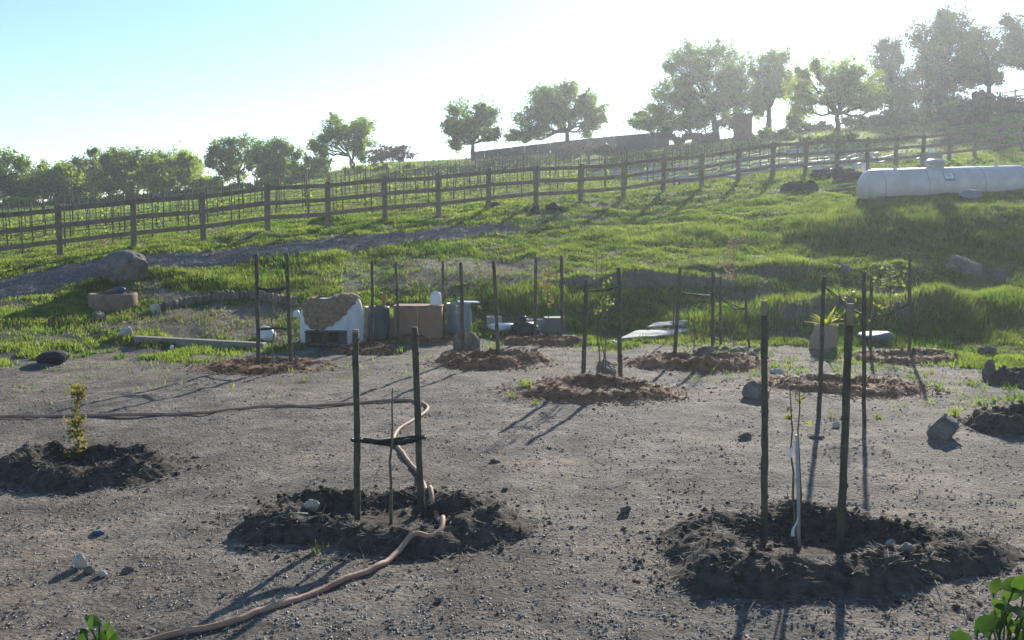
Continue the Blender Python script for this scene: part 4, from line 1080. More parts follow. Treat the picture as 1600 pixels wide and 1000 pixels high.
# ------------------------------------------------------------------ hose
hp_ = [(-260, 668), (-90, 660), (0, 655), (90, 653), (200, 652), (300, 648), (400, 642), (480, 637), (560, 631), (620, 628), (652, 630), (668, 638), (662, 650), (640, 663), (622, 676), (616, 690),
       (630, 712), (648, 735), (658, 752), (665, 770)]
hp2 = [(676, 788), (682, 804), (692, 816), (676, 838), (640, 863), (590, 889), (540, 910), (480, 936), (420, 957), (350, 980), (250, 1003), (60, 1040)]
def ringz(x, y):
    z = hz(x, y)
    for (c, R), asp, h in zip(RINGS[:2], (0.86, 0.8), (0.22, 0.2)):
        q = math.hypot((x - c[0]) / R, (y - c[1]) / (R * asp))
        z += h * 0.85 * math.exp(-((q - 0.63) / (0.25 if q > 0.63 else 0.15)) ** 2)
    return z
def hit_ring(a, b):
    d = ray(a, b)
    for Y in np.arange(5, 14, 0.02):
        k = Y / d[1]; x, z = d[0] * k, CAM_H + d[2] * k
        if z <= ringz(x, Y): return np.array([x, Y, z])
    return hit(a, b)
hose_pts = []
for (a, b) in hp_ + hp2:
    p = hit(a, b); 
    if (a, b) in hp2[:4]:          # over the soil bank: find the place on the bank that is seen there
        d = ray(a, b)
        for Y in np.arange(4, 14, 0.02):
            k = Y / d[1]; x, z = d[0] * k, CAM_H + d[2] * k
            if z <= ringz(x, Y) + 0.02: p = np.array([x, Y, z]); break
    hose_pts.append(p)
def spline(P, m=8):
    P = np.asarray(P, float); Q = np.concatenate([[2 * P[0] - P[1]], P, [2 * P[-1] - P[-2]]])
    out = []
    for i in range(1, len(Q) - 2):
        for t in np.arange(m) / m:
            a, b, c, d = Q[i - 1], Q[i], Q[i + 1], Q[i + 2]
            out.append(0.5 * (2 * b + (c - a) * t + (2 * a - 5 * b + 4 * c - d) * t * t + (3 * b - 3 * c + d - a) * t ** 3))
    out.append(P[-1]); return np.array(out)
HP = spline(hose_pts)
HP[:, 2] = [max(ringz(x, y), z - 0.05) + 0.022 for x, y, z in HP]
_z = np.convolve(np.pad(HP[:, 2], 6, mode='edge'), np.ones(13) / 13, 'valid')
_m = np.linspace(0, len(HP) - 1, len(HP)) < 8 * 16
HP[:, 2] = np.where(_m, np.maximum(_z, HP[:, 2] - 0.022 + 0.006), HP[:, 2])
V, F = tube_vf(HP, 0.023, 9)
o = obj('garden_hose', V, F, M['hose'], None, True, HP[len(HP) // 2])
tag(o, 'long dusty red hose snaking over the yard and the front left ring', 'hose')

# ------------------------------------------------------------------ stones
def stone(px, py, wpx, hpx, label, mat='rock', seed=0, depth=0.8, cuts=9, sink=0.4, rough=0.10, yaw=0.0, cat='rock', name='rock', Y=None, group=None):
    p = hit_ring(px, py) if 'front left ring' in label or 'front right ring' in label else hit(px, py)
    k = p[1] / F_PX
    w, h = wpx * k, hpx * k
    V, F = rock_vf((w, w * depth, h * (1 + sink)), seed, cuts, 4 if wpx > 20 else 3, rough)
    ca_, sa_ = math.cos(yaw), math.sin(yaw)
    V = np.stack([V[:, 0] * ca_ - V[:, 1] * sa_, V[:, 0] * sa_ + V[:, 1] * ca_, V[:, 2]], 1)
    V = V + p + np.array([0, w * depth * 0.4, -h * sink])
    return tag(obj(name, V, F, M[mat], None, mat in ('tarp', 'black', 'drumpale'), p), label, cat, group)
stone(184, 443, 78, 52, 'big rounded grey boulder beside the gravel track', 'rock', 12, 0.75, 7, 0.55, 0.04)
stone(152, 502, 22, 16, 'small pale grey rock in front of the round planter', 'rock', 3)
stone(195, 528, 22, 18, 'sunlit tan rock at the left end of the long timber', 'rockpale', 4)
stone(76, 569, 54, 20, 'flat black stone at the edge of the grass on the left', 'rockdark', 5, 0.7, 5, 0.5, 0.04)
stone(484, 797, 28, 15, 'pale flat stone on the rim of the front left ring', 'rockpale', 6)
stone(455, 803, 20, 12, 'brown stone next to the pale one on the front left ring', 'rockred', 7)
stone(122, 890, 24, 22, 'tan cube-like rock on the gravel at the front left', 'rockpale', 8, 0.9)
stone(137, 897, 20, 11, 'grey pebble-like rock just right of the tan cube-like rock', 'rock', 9)
stone(158, 902, 18, 10, 'broken pale lump, lowest of the little front left rock cluster', 'rockpale', 10)
stone(196, 897, 22, 8, 'flat crumb of earth right of the little rock cluster', 'rockred', 11)
stone(151, 838, 20, 8, 'small bluish stone on the gravel left of the front left ring', 'blue', 12)
stone(1184, 624, 46, 28, 'wedge-shaped grey stone behind the front right left-hand stake', 'rock', 13, 0.7, 6)
stone(948, 588, 32, 24, 'wedge-shaped tan stone in the middle brown ring', 'rockred', 14, 0.8, 6)
stone(728, 546, 44, 32, 'rounded grey-brown boulder in front of the pale drum', 'rockred', 15, 0.8, 5, 0.4, 0.05)
stone(1475, 686, 54, 36, 'rough grey rock near the right edge with a weed on it', 'rock', 44, 0.9, 12)
stone(1549, 594, 26, 32, 'short upright brown stone near the right edge', 'rockred', 17, 0.9, 6)
stone(1512, 428, 62, 30, 'large flat-topped stone on the grassy slope at the right', 'rockred', 18, 0.6, 6)
stone(1322, 430, 20, 16, 'dark pointed stone on the slope right of the earth ledge', 'rockred', 19)
stone(1393, 858, 18, 14, 'cream stone on the front right soil ring', 'rockpale', 20)
stone(1418, 862, 26, 12, 'flat grey stone beside the cream one on the front right ring', 'rock', 21)
stone(1215, 585, 22, 8, 'flat pale stone left of the low reddish ring', 'rockpale', 22)
stone(1165, 686, 20, 10, 'brown stone on the gravel left of the front right stakes', 'rockred', 23)
stone(1277, 687, 26, 8, 'flat grey stone between the front right stakes, further back', 'rock', 24)
stone(1308, 668, 12, 9, 'small pale pebble beside the leaning front stake', 'rockpale', 25)
stone(1340, 805, 14, 13, 'dark clod on the back rim of the front right ring', 'rockdark', 26)
stone(1285, 806, 14, 14, 'dark clod behind the sapling on the front right ring', 'rockdark', 27)
stone(978, 803, 18, 10, 'small grey stone on the gravel between the two front rings', 'rock', 28)
stone(684, 945, 14, 8, 'small pale stone on the gravel right of the hose', 'rock', 29)
stone(773, 724, 16, 7, 'small dark stone on the gravel in the middle of the yard', 'rockred', 30)
stone(868, 330, 34, 14, 'dark clod of earth below the fence, right one of two', 'rockdark', 31)
stone(836, 334, 14, 14, 'dark clod of earth below the fence, left one of two', 'rockdark', 32)
stone(770, 325, 26, 10, 'dark block of earth at the foot of a fence post', 'rockdark', 33)
stone(1108, 562, 42, 20, 'dark boulder in the stony brown ring', 'rockred', 34, 0.7)
for i, (x, y) in enumerate([(1135, 548), (1150, 553), (1162, 549), (1143, 560), (1176, 556), (1128, 556), (1185, 551)]):
    stone(x, y, 15 + i % 3 * 3, 7 + i % 2 * 2, ['leftmost cobble of the rear row in the stony ring', 'second cobble of the rear row in the stony ring', 'third cobble of the rear row in the stony ring', 'nearest cobble of the heap in the stony ring', 'cobble at the right front of the heap in the stony ring', 'cobble touching the dark boulder in the stony ring', 'rightmost cobble of the heap in the stony ring'][i], 'rock', 50 + i, group='cobbles of the stony ring')
stone(1545, 553, 28, 12, 'broken brown clod in the grass near the right edge', 'rockred', 60)
for i, (x, y, w) in enumerate([(1242, 300, 40), (1268, 298, 30)]):
    stone(x, y, w, 18, ('larger left' if i == 0 else 'smaller right') + ' dark stone of the two left of the boards by the tank', 'rockdark', 70 + i, 0.6)

# ------------------------------------------------------------------ round planter, edging and timber on the left
p = hit(168, 486); k = p[1] / F_PX
pl = empty('round_planter', p + np.array([0, 0.35, 0]), 'low round brown planter ring filled with earth beside the boulder', 'planter')
R0, Hh = 37 * k, 26 * k
V, F = lathe_vf([(R0 * 0.94, -0.25), (R0 * 0.97, 0), (R0, Hh * 0.5), (R0, Hh * 0.92), (R0 * 0.98, Hh), (R0 * 0.87, Hh), (R0 * 0.85, Hh * 0.95), (R0 * 0.84, Hh * 0.3), (R0 * 0.84, -0.2)], 36)
obj('ring', V + np.array(pl.location), F, M['terracotta'], pl)
V, F = lathe_vf([(R0 * 0.85, Hh * 0.55), (R0 * 0.7, Hh * 0.8), (R0 * 0.4, Hh * 1.12), (R0 * 0.12, Hh * 1.22), (0.002, Hh * 1.22)], 36)
V = V * (1 + 0.05 * noise3(V, 5, 5)[:, None]); obj('earth', V + np.array(pl.location), F, M['soil'], pl)
V, F = rock_vf((18 * k, 14 * k, 12 * k), 88, 5, 3)
o = obj('crumpled_bag', V + np.array(pl.location) + np.array([R0 * 0.36, -R0 * 0.1, Hh * 0.98]), F, M['blue']); tag(o, 'crumpled bluish bag lying in the round planter', 'bag')

edge_a = [(238, 487), (262, 484), (285, 479), (308, 474), (330, 470), (352, 467), (374, 466), (396, 467), (420, 470), (445, 473), (462, 476)]
ep = spline([hit(a, b) for a, b in edge_a], 3)
eroot = empty('stone_edging', ep[0], 'curving row of upright edging stones across the raked earth', 'edging')
for i, q in enumerate(ep[1:]):
    w = np.linalg.norm(ep[i + 1] - ep[i]) * 0.93
    d = ep[i + 1] - ep[i]
    V, F = box_vf((0, 0, 0), (w, 0.16, 0.36 + rf.uniform(-.05, .05)), 0, 0, 0.035, 0.014, i)
    yaw = math.atan2(d[1], d[0]) + rf.uniform(-.12, .12)
    V = V @ np.array([[math.cos(yaw), math.sin(yaw), 0], [-math.sin(yaw), math.cos(yaw), 0], [0, 0, 1]]) + (ep[i] + ep[i + 1]) / 2 + np.array([0, 0, 0.01])
    obj('stone', V, F, M['rockred'], eroot, False)
stone(240, 490, 16, 15, 'whitish block at the left end of the stone edging', 'rockpale', 90)
a, b = hit(210, 537), hit(412, 547)
d = b - a
V, F = box_vf((a + b) / 2 + np.array([0, 0.1, 0.05]), (np.linalg.norm(d), 0.22, 0.17), math.atan2(d[1], d[0]), -math.asin(d[2] / np.linalg.norm(d)), 0.012, 0.004)
o = obj('timber_beam', V, F, M['timberpale'], None, False); tag(o, 'long pale timber beam lying at the foot of the raked earth', 'timber')
stone(268, 547, 7, 8, 'tiny white scrap in front of the long timber', 'white', 91, cat='scrap', name='scrap')

# ------------------------------------------------------------------ tarp pile on its pallet
p = hit(512, 541); k = p[1] / F_PX
W, Ht, Dp = 104 * k, 80 * k, 95 * k * 0.75
c0 = p + np.array([0, Dp * 0.55, 0])
def pile_surface(th, s, off=0.0):
    """th round the pile, s from the foot (0) to the top (1)"""
    e = 0.86
    cx, sy = np.cos(th), np.sin(th)
    rx = np.sign(cx) * np.abs(cx) ** e; ry = np.sign(sy) * np.abs(sy) ** e
    ph = s * math.pi / 2
    rad = np.cos(ph) ** 0.36
    fold = 1 + 0.030 * np.sin(th * 23 + 3 * np.sin(th * 3) + s * 2.2) * (1 - s) + 0.02 * np.sin(th * 11 + s * 5)
    lean = 0.10 * W * s * np.sin(ph)
    sag = -0.05 * np.exp(-((cx + 0.25) / 0.4) ** 2) * np.clip(s - 0.5, 0, 1) * 2
    X = c0[0] + (W / 2 + off) * rx * rad * fold * (0.92 + 0.20 * s) + lean * 0.4
    Y = c0[1] + (Dp / 2 + off) * ry * rad * fold
    Z = c0[2] + (Ht * (0.98 + 0.04 * rx) + off) * np.sin(ph) ** 0.8 + sag * Ht - 0.03
    return np.stack([X, Y, Z], -1)
na, ns = 150, 44
th, s = np.meshgrid(np.arange(na) / na * 2 * math.pi, np.linspace(0, 1, ns) ** 0.9, indexing='ij')
V = pile_surface(th, s).reshape(-1, 3)
i = np.arange(na)[:, None] * ns; i2 = ((np.arange(na) + 1) % na)[:, None] * ns; j = np.arange(ns - 1)[None]
F = np.stack([i + j, i2 + j, i2 + j + 1, i + j + 1], -1).reshape(-1, 4)
tp = empty('covered_pile', c0, 'bulky pile wrapped in white tarp with brown netting sagging over its top', 'tarp pile')
obj('tarp', V, F, M['tarp'], tp)
# netting: the upper part of the same surface, its hem hanging lowest at the front
def hem(t):
    cx, sy = np.cos(t), np.sin(t)
    xn = np.sign(cx) * np.abs(cx) ** 0.86
    d = np.abs(xn + 0.38) / np.where(xn < -0.38, 0.62, 1.38)
    f = 0.17 + np.where(xn < -0.38, 0.40, 0.55) * np.clip(d, 0, 1) ** 2.3
    w = np.clip(-sy * 6 + 0.4, 0, 1)
    return f * w + 0.62 * (1 - w) + 0.012 * np.sin(t * 31)
th = np.arange(na) / na * 2 * math.pi
q = np.linspace(0, 1, 26)
TH, Q = np.meshgrid(th, q, indexing='ij')
S = hem(TH) + (1 - hem(TH)) * Q * 0.97
V = pile_surface(TH, S, 0.03)
V = V + (fbm(V[..., 0] * 14, V[..., 2] * 14, 8, 3) - 0.5)[..., None] * np.array([0, -0.07, 0.05])
ns2 = 26
i = np.arange(na)[:, None] * ns2; i2 = ((np.arange(na) + 1) % na)[:, None] * ns2; j = np.arange(ns2 - 1)[None]
F = np.stack([i + j, i2 + j, i2 + j + 1, i + j + 1], -1)
keep = np.ones((na, ns2 - 1), bool)
gap = (np.abs(V[:, :-1, 0] - (c0[0] - W * 0.17)) < W * 0.11) & (Q[:, :-1] > 0.84)      # a corner of white tarp shows on top
F = F[~gap].reshape(-1, 4)
obj('netting', V.reshape(-1, 3), F, M['burlap'], tp)
pa = p + np.array([-0.02, -0.06, 0])
pal = empty('pallet', pa, 'dark wooden pallet pieces at the foot of the tarp pile', 'pallet')
for zz in (0.07, 0.31):
    for yy in (-0.07, 0.06):
        V, F = box_vf(pa + np.array([0, yy, zz]), (0.86, 0.10, 0.035), 0.03, 0.01, 0.004); obj('board', V, F, M['darkwood'], pal, False)
V, F = box_vf(pa + np.array([0.02, 0.10, 0.19]), (0.80, 0.05, 0.20), 0.03, 0, 0.004); obj('shade_backing', V, F, M['darkwood'], pal, False)  # dark backing added to stand for the shade inside the pallet
for xx in (-0.36, 0.0, 0.35):
    V, F = box_vf(pa + np.array([xx, 0, 0.19]), (0.12, 0.22, 0.19), 0.03, 0, 0.006); obj('block', V, F, M['darkwood'], pal, False)
stone(411, 536, 36, 26, 'white plastic sack left of the tarp pile', 'tarp', 92, 0.8, 4, 0.1, 0.04, cat='sack', name='sack')
stone(463, 498, 12, 14, 'white bundle sticking out at the left of the tarp pile', 'tarp', 93, 0.8, 4, cat='bundle', name='bundle')

# ------------------------------------------------------------------ drums and plywood box
def drum(px, py, wpx, hpx, label, mat, lid=False):
    p = hit(px, py); k = p[1] / F_PX; R, H = wpx * k / 2, hpx * k
    root = empty('drum', p + np.array([0, R, 0]), label, 'drum', 'plastic drums')
    prof = [(0.0, -0.02), (R * 0.95, -0.02), (R * 0.97, 0.02)]
    for f in np.linspace(0.05, 0.95, 28):
        rib = 0.022 * R * sum(math.exp(-((f - c) / 0.018) ** 2) for c in (0.33, 0.66, 0.93))
        prof.append((R * (0.97 + 0.02 * math.sin(f * math.pi)) + rib, H * f))
    prof += [(R * 0.98, H * 0.985), (R * 0.95, H), (R * 0.9, H), (R * 0.89, H * 0.96), (0.0, H * 0.955)]
    V, F = lathe_vf(prof, 32); obj('barrel', V + np.array(root.location), F, M[mat], root)
    if lid:
        V, F = box_vf(np.array(root.location) + np.array([R * 0.75, 0.1, H + 0.02]), (R * 1.7, R * 1.2, 0.025), 0.2, 0.04, 0.004)
        obj('lid', V, F, M['white'], root, False)
        V, F = tube_vf(np.array(root.location) + np.array([[-0.1, 0, H], [-0.1, 0, H + 0.1], [-0.02, 0, H + 0.14], [0.05, 0, H + 0.1], [0.05, 0, H]]), 0.014, 6)
        obj('tap', V, F, M['wire'], root)
    for a in (0.4, 2.2):
        V, F = lathe_vf([(0.001, 0.03), (0.04, 0.03), (0.045, 0.0), (0.045, -0.03)], 12)
        obj('bung', V + np.array(root.location) + np.array([R * 0.6 * math.cos(a), R * 0.6 * math.sin(a), H * 0.97]), F, M[mat], root)
drum(587, 533, 40, 53, 'dark slate-blue plastic drum right of the tarp pile', 'drumdark')
drum(716, 522, 40, 47, 'pale blue plastic drum with a white lid right of the plywood box', 'drumpale', True)
p = hit(653, 528); k = p[1] / F_PX
bx = empty('plywood_box', p + np.array([0, 0.3, 0]), 'brown plywood box between the two drums', 'box')
w, h = 76 * k, 50 * k
for i in range(2):
    V, F = box_vf(p + np.array([(i - 0.5) * w / 2, 0.0, h / 2 - 0.02]), (w / 2 - 0.008, 0.03, h), 0.0, 0.0, 0.004); obj('front_panel', V, F, M['ply'], bx, False)
for s_ in (-1, 1):
    V, F = box_vf(p + np.array([s_ * (w / 2 - 0.02), 0.31, h / 2 - 0.02]), (0.03, 0.58, h), 0, 0, 0.004); obj('side_panel', V, F, M['ply'], bx, False)
V, F = box_vf(p + np.array([0, 0.30, h - 0.005]), (w + 0.02, 0.64, 0.025), 0, 0, 0.004); obj('top_panel', V, F, M['ply'], bx, False)
V, F = box_vf(p + np.array([-w / 2 - 0.09, 0.04, h * 0.3]), (0.17, 0.12, h * 0.65), 0, 0, 0.008); obj('end_board', V, F, M['ply'], bx, False)
R, H = 9 * k, 22 * k
V, F = lathe_vf([(R * 0.98, 0), (R, H * 0.3), (R * 0.97, H * 0.6), (R * 0.8, H * 0.85), (R * 0.45, H * 0.98), (0.001, H)], 24)
o = obj('bucket', V + p + np.array([w / 2 - R * 1.2, 0.25, h + 0.009]), F, M['white']); tag(o, 'white domed bucket upside down on the plywood box', 'bucket')
q = hit(597, 500)
V, F = box_vf(q + np.array([0, 0.3, 0.27]), (0.07, 0.05, 0.62), 0.2, 0.06, 0.006); o = obj('marker_post', V, F, M['orange'], None, False); tag(o, 'short faded orange post behind the dark drum', 'post')

# ------------------------------------------------------------------ clutter in the middle
def blob(px, py, wpx, hpx, label, cat, name, mat, seed, depth=0.8, cuts=4, rough=0.09):
    return stone(px, py, wpx, hpx, label, mat, seed, depth, cuts, 0.08, rough, cat=cat, name=name)
blob(820, 529, 44, 26, 'crumpled black plastic bag left of the pair of stakes', 'bag', 'rubbish_bag', 'black', 101)
blob(843, 530, 26, 16, 'smaller black bag slumped against the larger one', 'bag', 'rubbish_bag', 'black', 102)
blob(818, 506, 18, 12, 'dark bundle on the far side of the black bags', 'bundle', 'bundle', 'black', 103)
blob(783, 520, 44, 14, 'low pale grey sheet heaped left of the black bags', 'sheet', 'crumpled_sheet', 'tarp', 104, 0.7)
for (x, y, ww, hh, lab, mt) in [(772, 510, 24, 16, 'pale concrete block left of the black bags', 'concrete'), (842, 518, 40, 20, 'grey concrete trough behind the black bags', 'concrete'),
                                (866, 520, 30, 22, 'grey-green box right of the concrete trough', 'blackbox')]:
    q = hit(x, y); k = q[1] / F_PX
    root = empty('block', q, lab, 'block')
    if 'box' in lab:
        V, F = box_vf(q + np.array([0, 0.2, hh * k / 2 - 0.02]), (ww * k, 0.4, hh * k), 0.1, 0, 0.012); obj('case', V, F, M[mt], root, False)
        V, F = box_vf(q + np.array([0, 0.2, hh * k]), (ww * k * 1.05, 0.44, 0.03), 0.1, 0, 0.008); obj('lid', V, F, M[mt], root, False)
    else:
        for s_ in (0, 1):
            V, F = box_vf(q + np.array([0, 0.05 + s_ * 0.28, hh * k / 2 - 0.02]), (ww * k, 0.08, hh * k), 0.05, 0, 0.01); obj('side', V, F, M[mt], root, False)
        for s_ in (-1, 1):
            V, F = box_vf(q + np.array([s_ * (ww * k / 2 - 0.04), 0.19, hh * k / 2 - 0.024]), (0.07, 0.196, hh * k - 0.01), 0.05, 0, 0.008); obj('end', V, F, M[mt], root, False)
def sheet(pts, label, mat, name, cat, amp=0.04, seed=1, thick=0.03, lift=0.06):
    """a thick limp board or sheet through four picture corners lying on the ground"""
    P = [hit(a, b) for a, b in pts]; n = 18
    u, v = np.meshgrid(np.linspace(0, 1, n), np.linspace(0, 1, n), indexing='ij'); u = u[..., None]; v = v[..., None]
    S = P[0] * (1 - u) * (1 - v) + P[1] * u * (1 - v) + P[2] * u * v + P[3] * (1 - u) * v
    z = height(S[..., 0].ravel(), S[..., 1].ravel()).reshape(n, n)
    S[..., 2] = np.maximum(S[..., 2], z) + lift + (fbm(S[..., 0] * 2.5, S[..., 1] * 2.5, seed, 3) - 0.4) * amp
    top = S.reshape(-1, 3); bot = top - np.array([0, 0, thick])
    V = np.concatenate([top, bot]); N = n * n
    ii = (np.arange(n - 1)[:, None] * n + np.arange(n - 1)[None]).ravel()
    F = [np.stack([ii, ii + n, ii + n + 1, ii + 1], 1), np.stack([ii, ii + 1, ii + n + 1, ii + n], 1) + N]
    e = np.concatenate([np.arange(n) * n, (n - 1) * n + np.arange(1, n), (np.arange(n - 1)[::-1]) * n + n - 1, np.arange(1, n - 1)[::-1]])
    e2 = np.roll(e, -1); F.append(np.stack([e2, e, e + N, e2 + N], 1))
    o = obj(name, V, np.concatenate(F), M[mat]); return tag(o, label, cat)
sheet([(962, 534), (1060, 526), (1092, 516), (1000, 521)], 'white sheet of board lying flat on the grass edge', 'sheet', 'board_sheet', 'board', 0.08, 3)
sheet([(1012, 521), (1068, 519), (1075, 513), (1020, 515)], 'smaller white sheet folded on top of the flat board', 'sheet', 'folded_sheet', 'sheet', 0.10, 4, 0.03, 0.16)
blob(960, 541, 28, 8, 'scrap of blue-grey plastic left of the white board', 'scrap', 'scrap', 'blue', 106)
blob(1372, 533, 60, 14, 'long pale blue bag lying behind the right-hand stakes', 'bag', 'plastic_bag', 'palebag', 107, 0.5, 5, 0.05)
blob(1200, 590, 0.1 + 12, 6, 'small pale scrap beside the wedge-shaped stone', 'scrap', 'scrap', 'white', 108)

# burlap pot with a strap-leaved plant
p = hit(1297, 545); k = p[1] / F_PX
pc = p + np.array([0, 0.28, 0])
R, H = 20 * k, 36 * k
V, F = lathe_vf([(R * 1.02, -0.03), (R * 1.06, H * 0.12), (R * 1.02, H * 0.5), (R * 0.92, H * 0.85), (R * 0.93, H), (R * 0.84, H), (R * 0.82, H * 0.9), (0.002, H * 0.88)], 40)
th = np.arctan2(V[:, 1], V[:, 0])
V[:, :2] *= (1 + 0.035 * np.sin(th * 7 + V[:, 2] * 12) + 0.03 * noise3(V, 4, 6))[:, None]
V[:, 0] -= (H - V[:, 2]) * 0.14
pot = empty('burlap_pot', pc, 'tan burlap-wrapped root ball pot on the grass', 'pot')
obj('wrap', V + pc, F, M['sack'], pot)
lily = empty('strap_leaf_plant', pc + np.array([0, 0, H * 0.87]), 'bright yellow-green strap-leaved plant growing in the burlap pot', 'plant')
r = np.random.default_rng(9)
for i in range(34):
    a = r.uniform(0, 6.28); L = r.uniform(0.24, 0.52); up = r.uniform(0.25, 1.35)
    t = np.linspace(0, 1, 6)
    out = np.sin(up * 0.2 + t * (1.5 - up * 0.55)) * L * t * (1.25 - 0.6 * up * 0.6); zz = t * L * (0.35 + 0.6 * up * 0.75) - 0.20 * t ** 2.4 * (1.4 - up) * L
    w = 0.024 * np.sin(np.clip(t * 0.92 + 0.1, 0, 1) * math.pi) + 0.002
    c = np.stack([np.cos(a) * (out + 0.02), np.sin(a) * (out + 0.02), zz], 1) + np.array(lily.location)
    sd = np.array([-math.sin(a), math.cos(a), 0])
    V = np.stack([c - sd * w[:, None], c + np.array([0, 0, -0.006]), c + sd * w[:, None]], 1).reshape(-1, 3)
    ii = (np.arange(5)[:, None] * 3 + np.arange(2)[None]).ravel()
    obj('leaf', V, np.stack([ii, ii + 1, ii + 4, ii + 3], 1), M['lily'], lily)

# scraps on the front left ring
P = spline([hit_ring(a, b) for a, b in [(395, 828), (430, 812), (462, 806), (480, 806)]], 5); P[:, 2] += 0.02
o = obj('green_cord', *tube_vf(P, 0.008, 6), M['greenrope']); tag(o, 'loose green cord on the left of the front left ring', 'cord')
blob(405, 824, 20, 7, 'red scrap of ribbon on the left of the front left ring', 'ribbon', 'ribbon', 'red', 110, 0.6)

# ------------------------------------------------------------------ propane tank and what lies by it
a, b = hit(1352, 317), hit(1618, 305)
a = np.array([a[0], a[1] + 0.55, hz(a[0], a[1] + 0.55)]); 
bY = a[1] + 1.6
bX = at(1606, 290, bY)[0]; b = np.array([bX, bY, at(1606, 304, bY)[2]])
D = 60 * a[1] / F_PX
ax = b - a; Lt = np.linalg.norm(ax); ax /= Lt
yaw = math.atan2(ax[1], ax[0]); tilt = -math.asin(ax[2])
tk = empty('propane_tank', a, 'long white gas tank with rounded ends on the grassy terrace', 'tank')
Rt = D / 2
prof = [(0.001, 0.0)]
for f in np.linspace(0.08, 1, 9): prof.append((Rt * math.sin(f * math.pi / 2), Rt * 0.72 * (1 - math.cos(f * math.pi / 2))))
for f in np.linspace(0.05, 0.95, 12):
    prof.append((Rt * (1 + 0.006 * sum(math.exp(-((f - c) / 0.006) ** 2) for c in (0.05, 0.5, 0.95))), Rt * 0.72 + (Lt - 1.44 * Rt) * f))
for f in np.linspace(0, 0.92, 9): prof.append((Rt * math.cos(f * math.pi / 2), Lt - Rt * 0.72 + Rt * 0.72 * math.sin(f * math.pi / 2)))
prof.append((0.001, Lt))
V, F = lathe_vf(prof, 48)
MT = np.array(Matrix.Rotation(yaw, 3, 'Z') @ Matrix.Rotation(tilt, 3, 'Y') @ Matrix.Rotation(math.pi / 2, 3, 'Y'))
MR = np.array(Matrix.Rotation(yaw, 3, 'Z') @ Matrix.Rotation(tilt, 3, 'Y'))
cen = a + np.array([0, 0, Rt - 0.27])
obj('shell', V @ MT.T + cen, F, M['tank'], tk)
fd = 0.435 * Lt
M['seam'] = surf('weld_seam', (0.30, 0.22, 0.18), (0.50, 0.42, 0.39), 5, 0.7, 0.2)
for f in (0.085, 0.335, 0.665, 0.915):
    V, F = lathe_vf([(Rt * 1.000, -0.014), (Rt * 1.008, -0.008), (Rt * 1.008, 0.008), (Rt * 1.000, 0.014)], 48)
    obj('weld_seam', (V + np.array([0, 0, f * Lt])) @ MT.T + cen, F, M['seam'], tk)
for f in (0.2, 0.8):
    V, F = box_vf((0, 0, 0), (0.16, 0.03, 0.14), 0, 0, 0.01)
    obj('lifting_lug', V @ MR.T + cen + MR @ np.array([f * Lt, 0, Rt + 0.04]), F, M['tank'], tk, False)
V, F = lathe_vf([(0.001, 0.30), (0.24, 0.30), (0.31, 0.27), (0.33, 0.22), (0.33, 0.19), (0.30, 0.185), (0.295, -0.1)], 28)
dome = obj('valve_dome', V @ MR.T + cen + MR @ np.array([fd, 0, Rt - 0.02]), F, M['tank'], tk)
V, F = lathe_vf([(0.345, 0.0), (0.355, 0.0), (0.355, 0.03), (0.345, 0.03)], 28)
obj('rim', V @ MR.T + cen + MR @ np.array([fd, 0, Rt + 0.15]), F, M['tank'], dome)
for f in (0.16, 0.84):
    for s_ in (-1, 1):
        V, F = box_vf((0, 0, 0), (0.14, 0.10, 0.45), 0, 0, 0.01)
        g = cen + MR @ np.array([f * Lt, s_ * Rt * 0.62, -Rt * 0.86])
        obj('leg', V @ MR.T + g, F, M['tank'], tk, False)
# plate on the flank: a curved label sheet just proud of the shell
al = np.linspace(math.radians(14), math.radians(42), 6)
def flank(f0, f1, al, off, mat, name, parent):
    VV = []
    for q in al:
        for f in np.linspace(f0, f1, 4):
            VV.append(cen + MR @ np.array([f * Lt, -(Rt + off) * math.cos(q), (Rt + off) * math.sin(q)]))
    ii = (np.arange(len(al) - 1)[:, None] * 4 + np.arange(3)[None]).ravel()
    return obj(name, VV, np.stack([ii, ii + 1, ii + 5, ii + 4], 1), M[mat], parent)
M['platedark'] = surf('grey_label_print', (0.22, 0.23, 0.25), (0.3, 0.31, 0.33), 9, 0.6, 0)
plate = flank(0.425, 0.485, al, 0.006, 'platedark', 'label_plate', tk)
flank(0.430, 0.480, np.linspace(math.radians(22), math.radians(40), 6), 0.009, 'white', 'label_sheet', plate)
for j, q in enumerate((36, 32, 27)):
    flank(0.435, 0.462 + 0.01 * (j % 2), np.radians(np.array([q - 0.9, q + 0.9])), 0.012, 'platedark', 'print_line', plate)
blob(1520, 312, 36, 16, 'grey plastic sack leaning in front of the white tank', 'sack', 'sack', 'palebag', 111, 0.6, 6, 0.05)
for i, (c1, c2, lab) in enumerate([((1294, 297), (1352, 306), 'nearer long pale board at the left end of the tank'), ((1300, 293), (1356, 300), 'farther long pale board at the left end of the tank')]):
    q0, q1 = hit(*c1), hit(*c2); d = q1 - q0
    V, F = box_vf((q0 + q1) / 2 + np.array([0, 0.1, 0.14 + 0.03 * i]), (np.linalg.norm(d) + 0.4, 0.22, 0.05), math.atan2(d[1], d[0]), -0.02, 0.006)
    tag(obj('board', V, F, M['timberpale'], None, False), lab, 'board', 'boards by the tank')
blob(1322, 281, 62, 22, 'dark rubble heap between the fence and the white tank', 'rubble', 'rubble_heap', 'wall', 112, 0.6, 10, 0.2)
blob(1284, 279, 36, 16, 'smaller dark rubble heap left of the larger one', 'rubble', 'rubble_heap', 'wall', 113, 0.6, 10, 0.2)
blob(1278, 272, 18, 12, 'white torn plastic on the smaller rubble heap', 'plastic', 'torn_plastic', 'tarp', 114, 0.5, 7, 0.2)
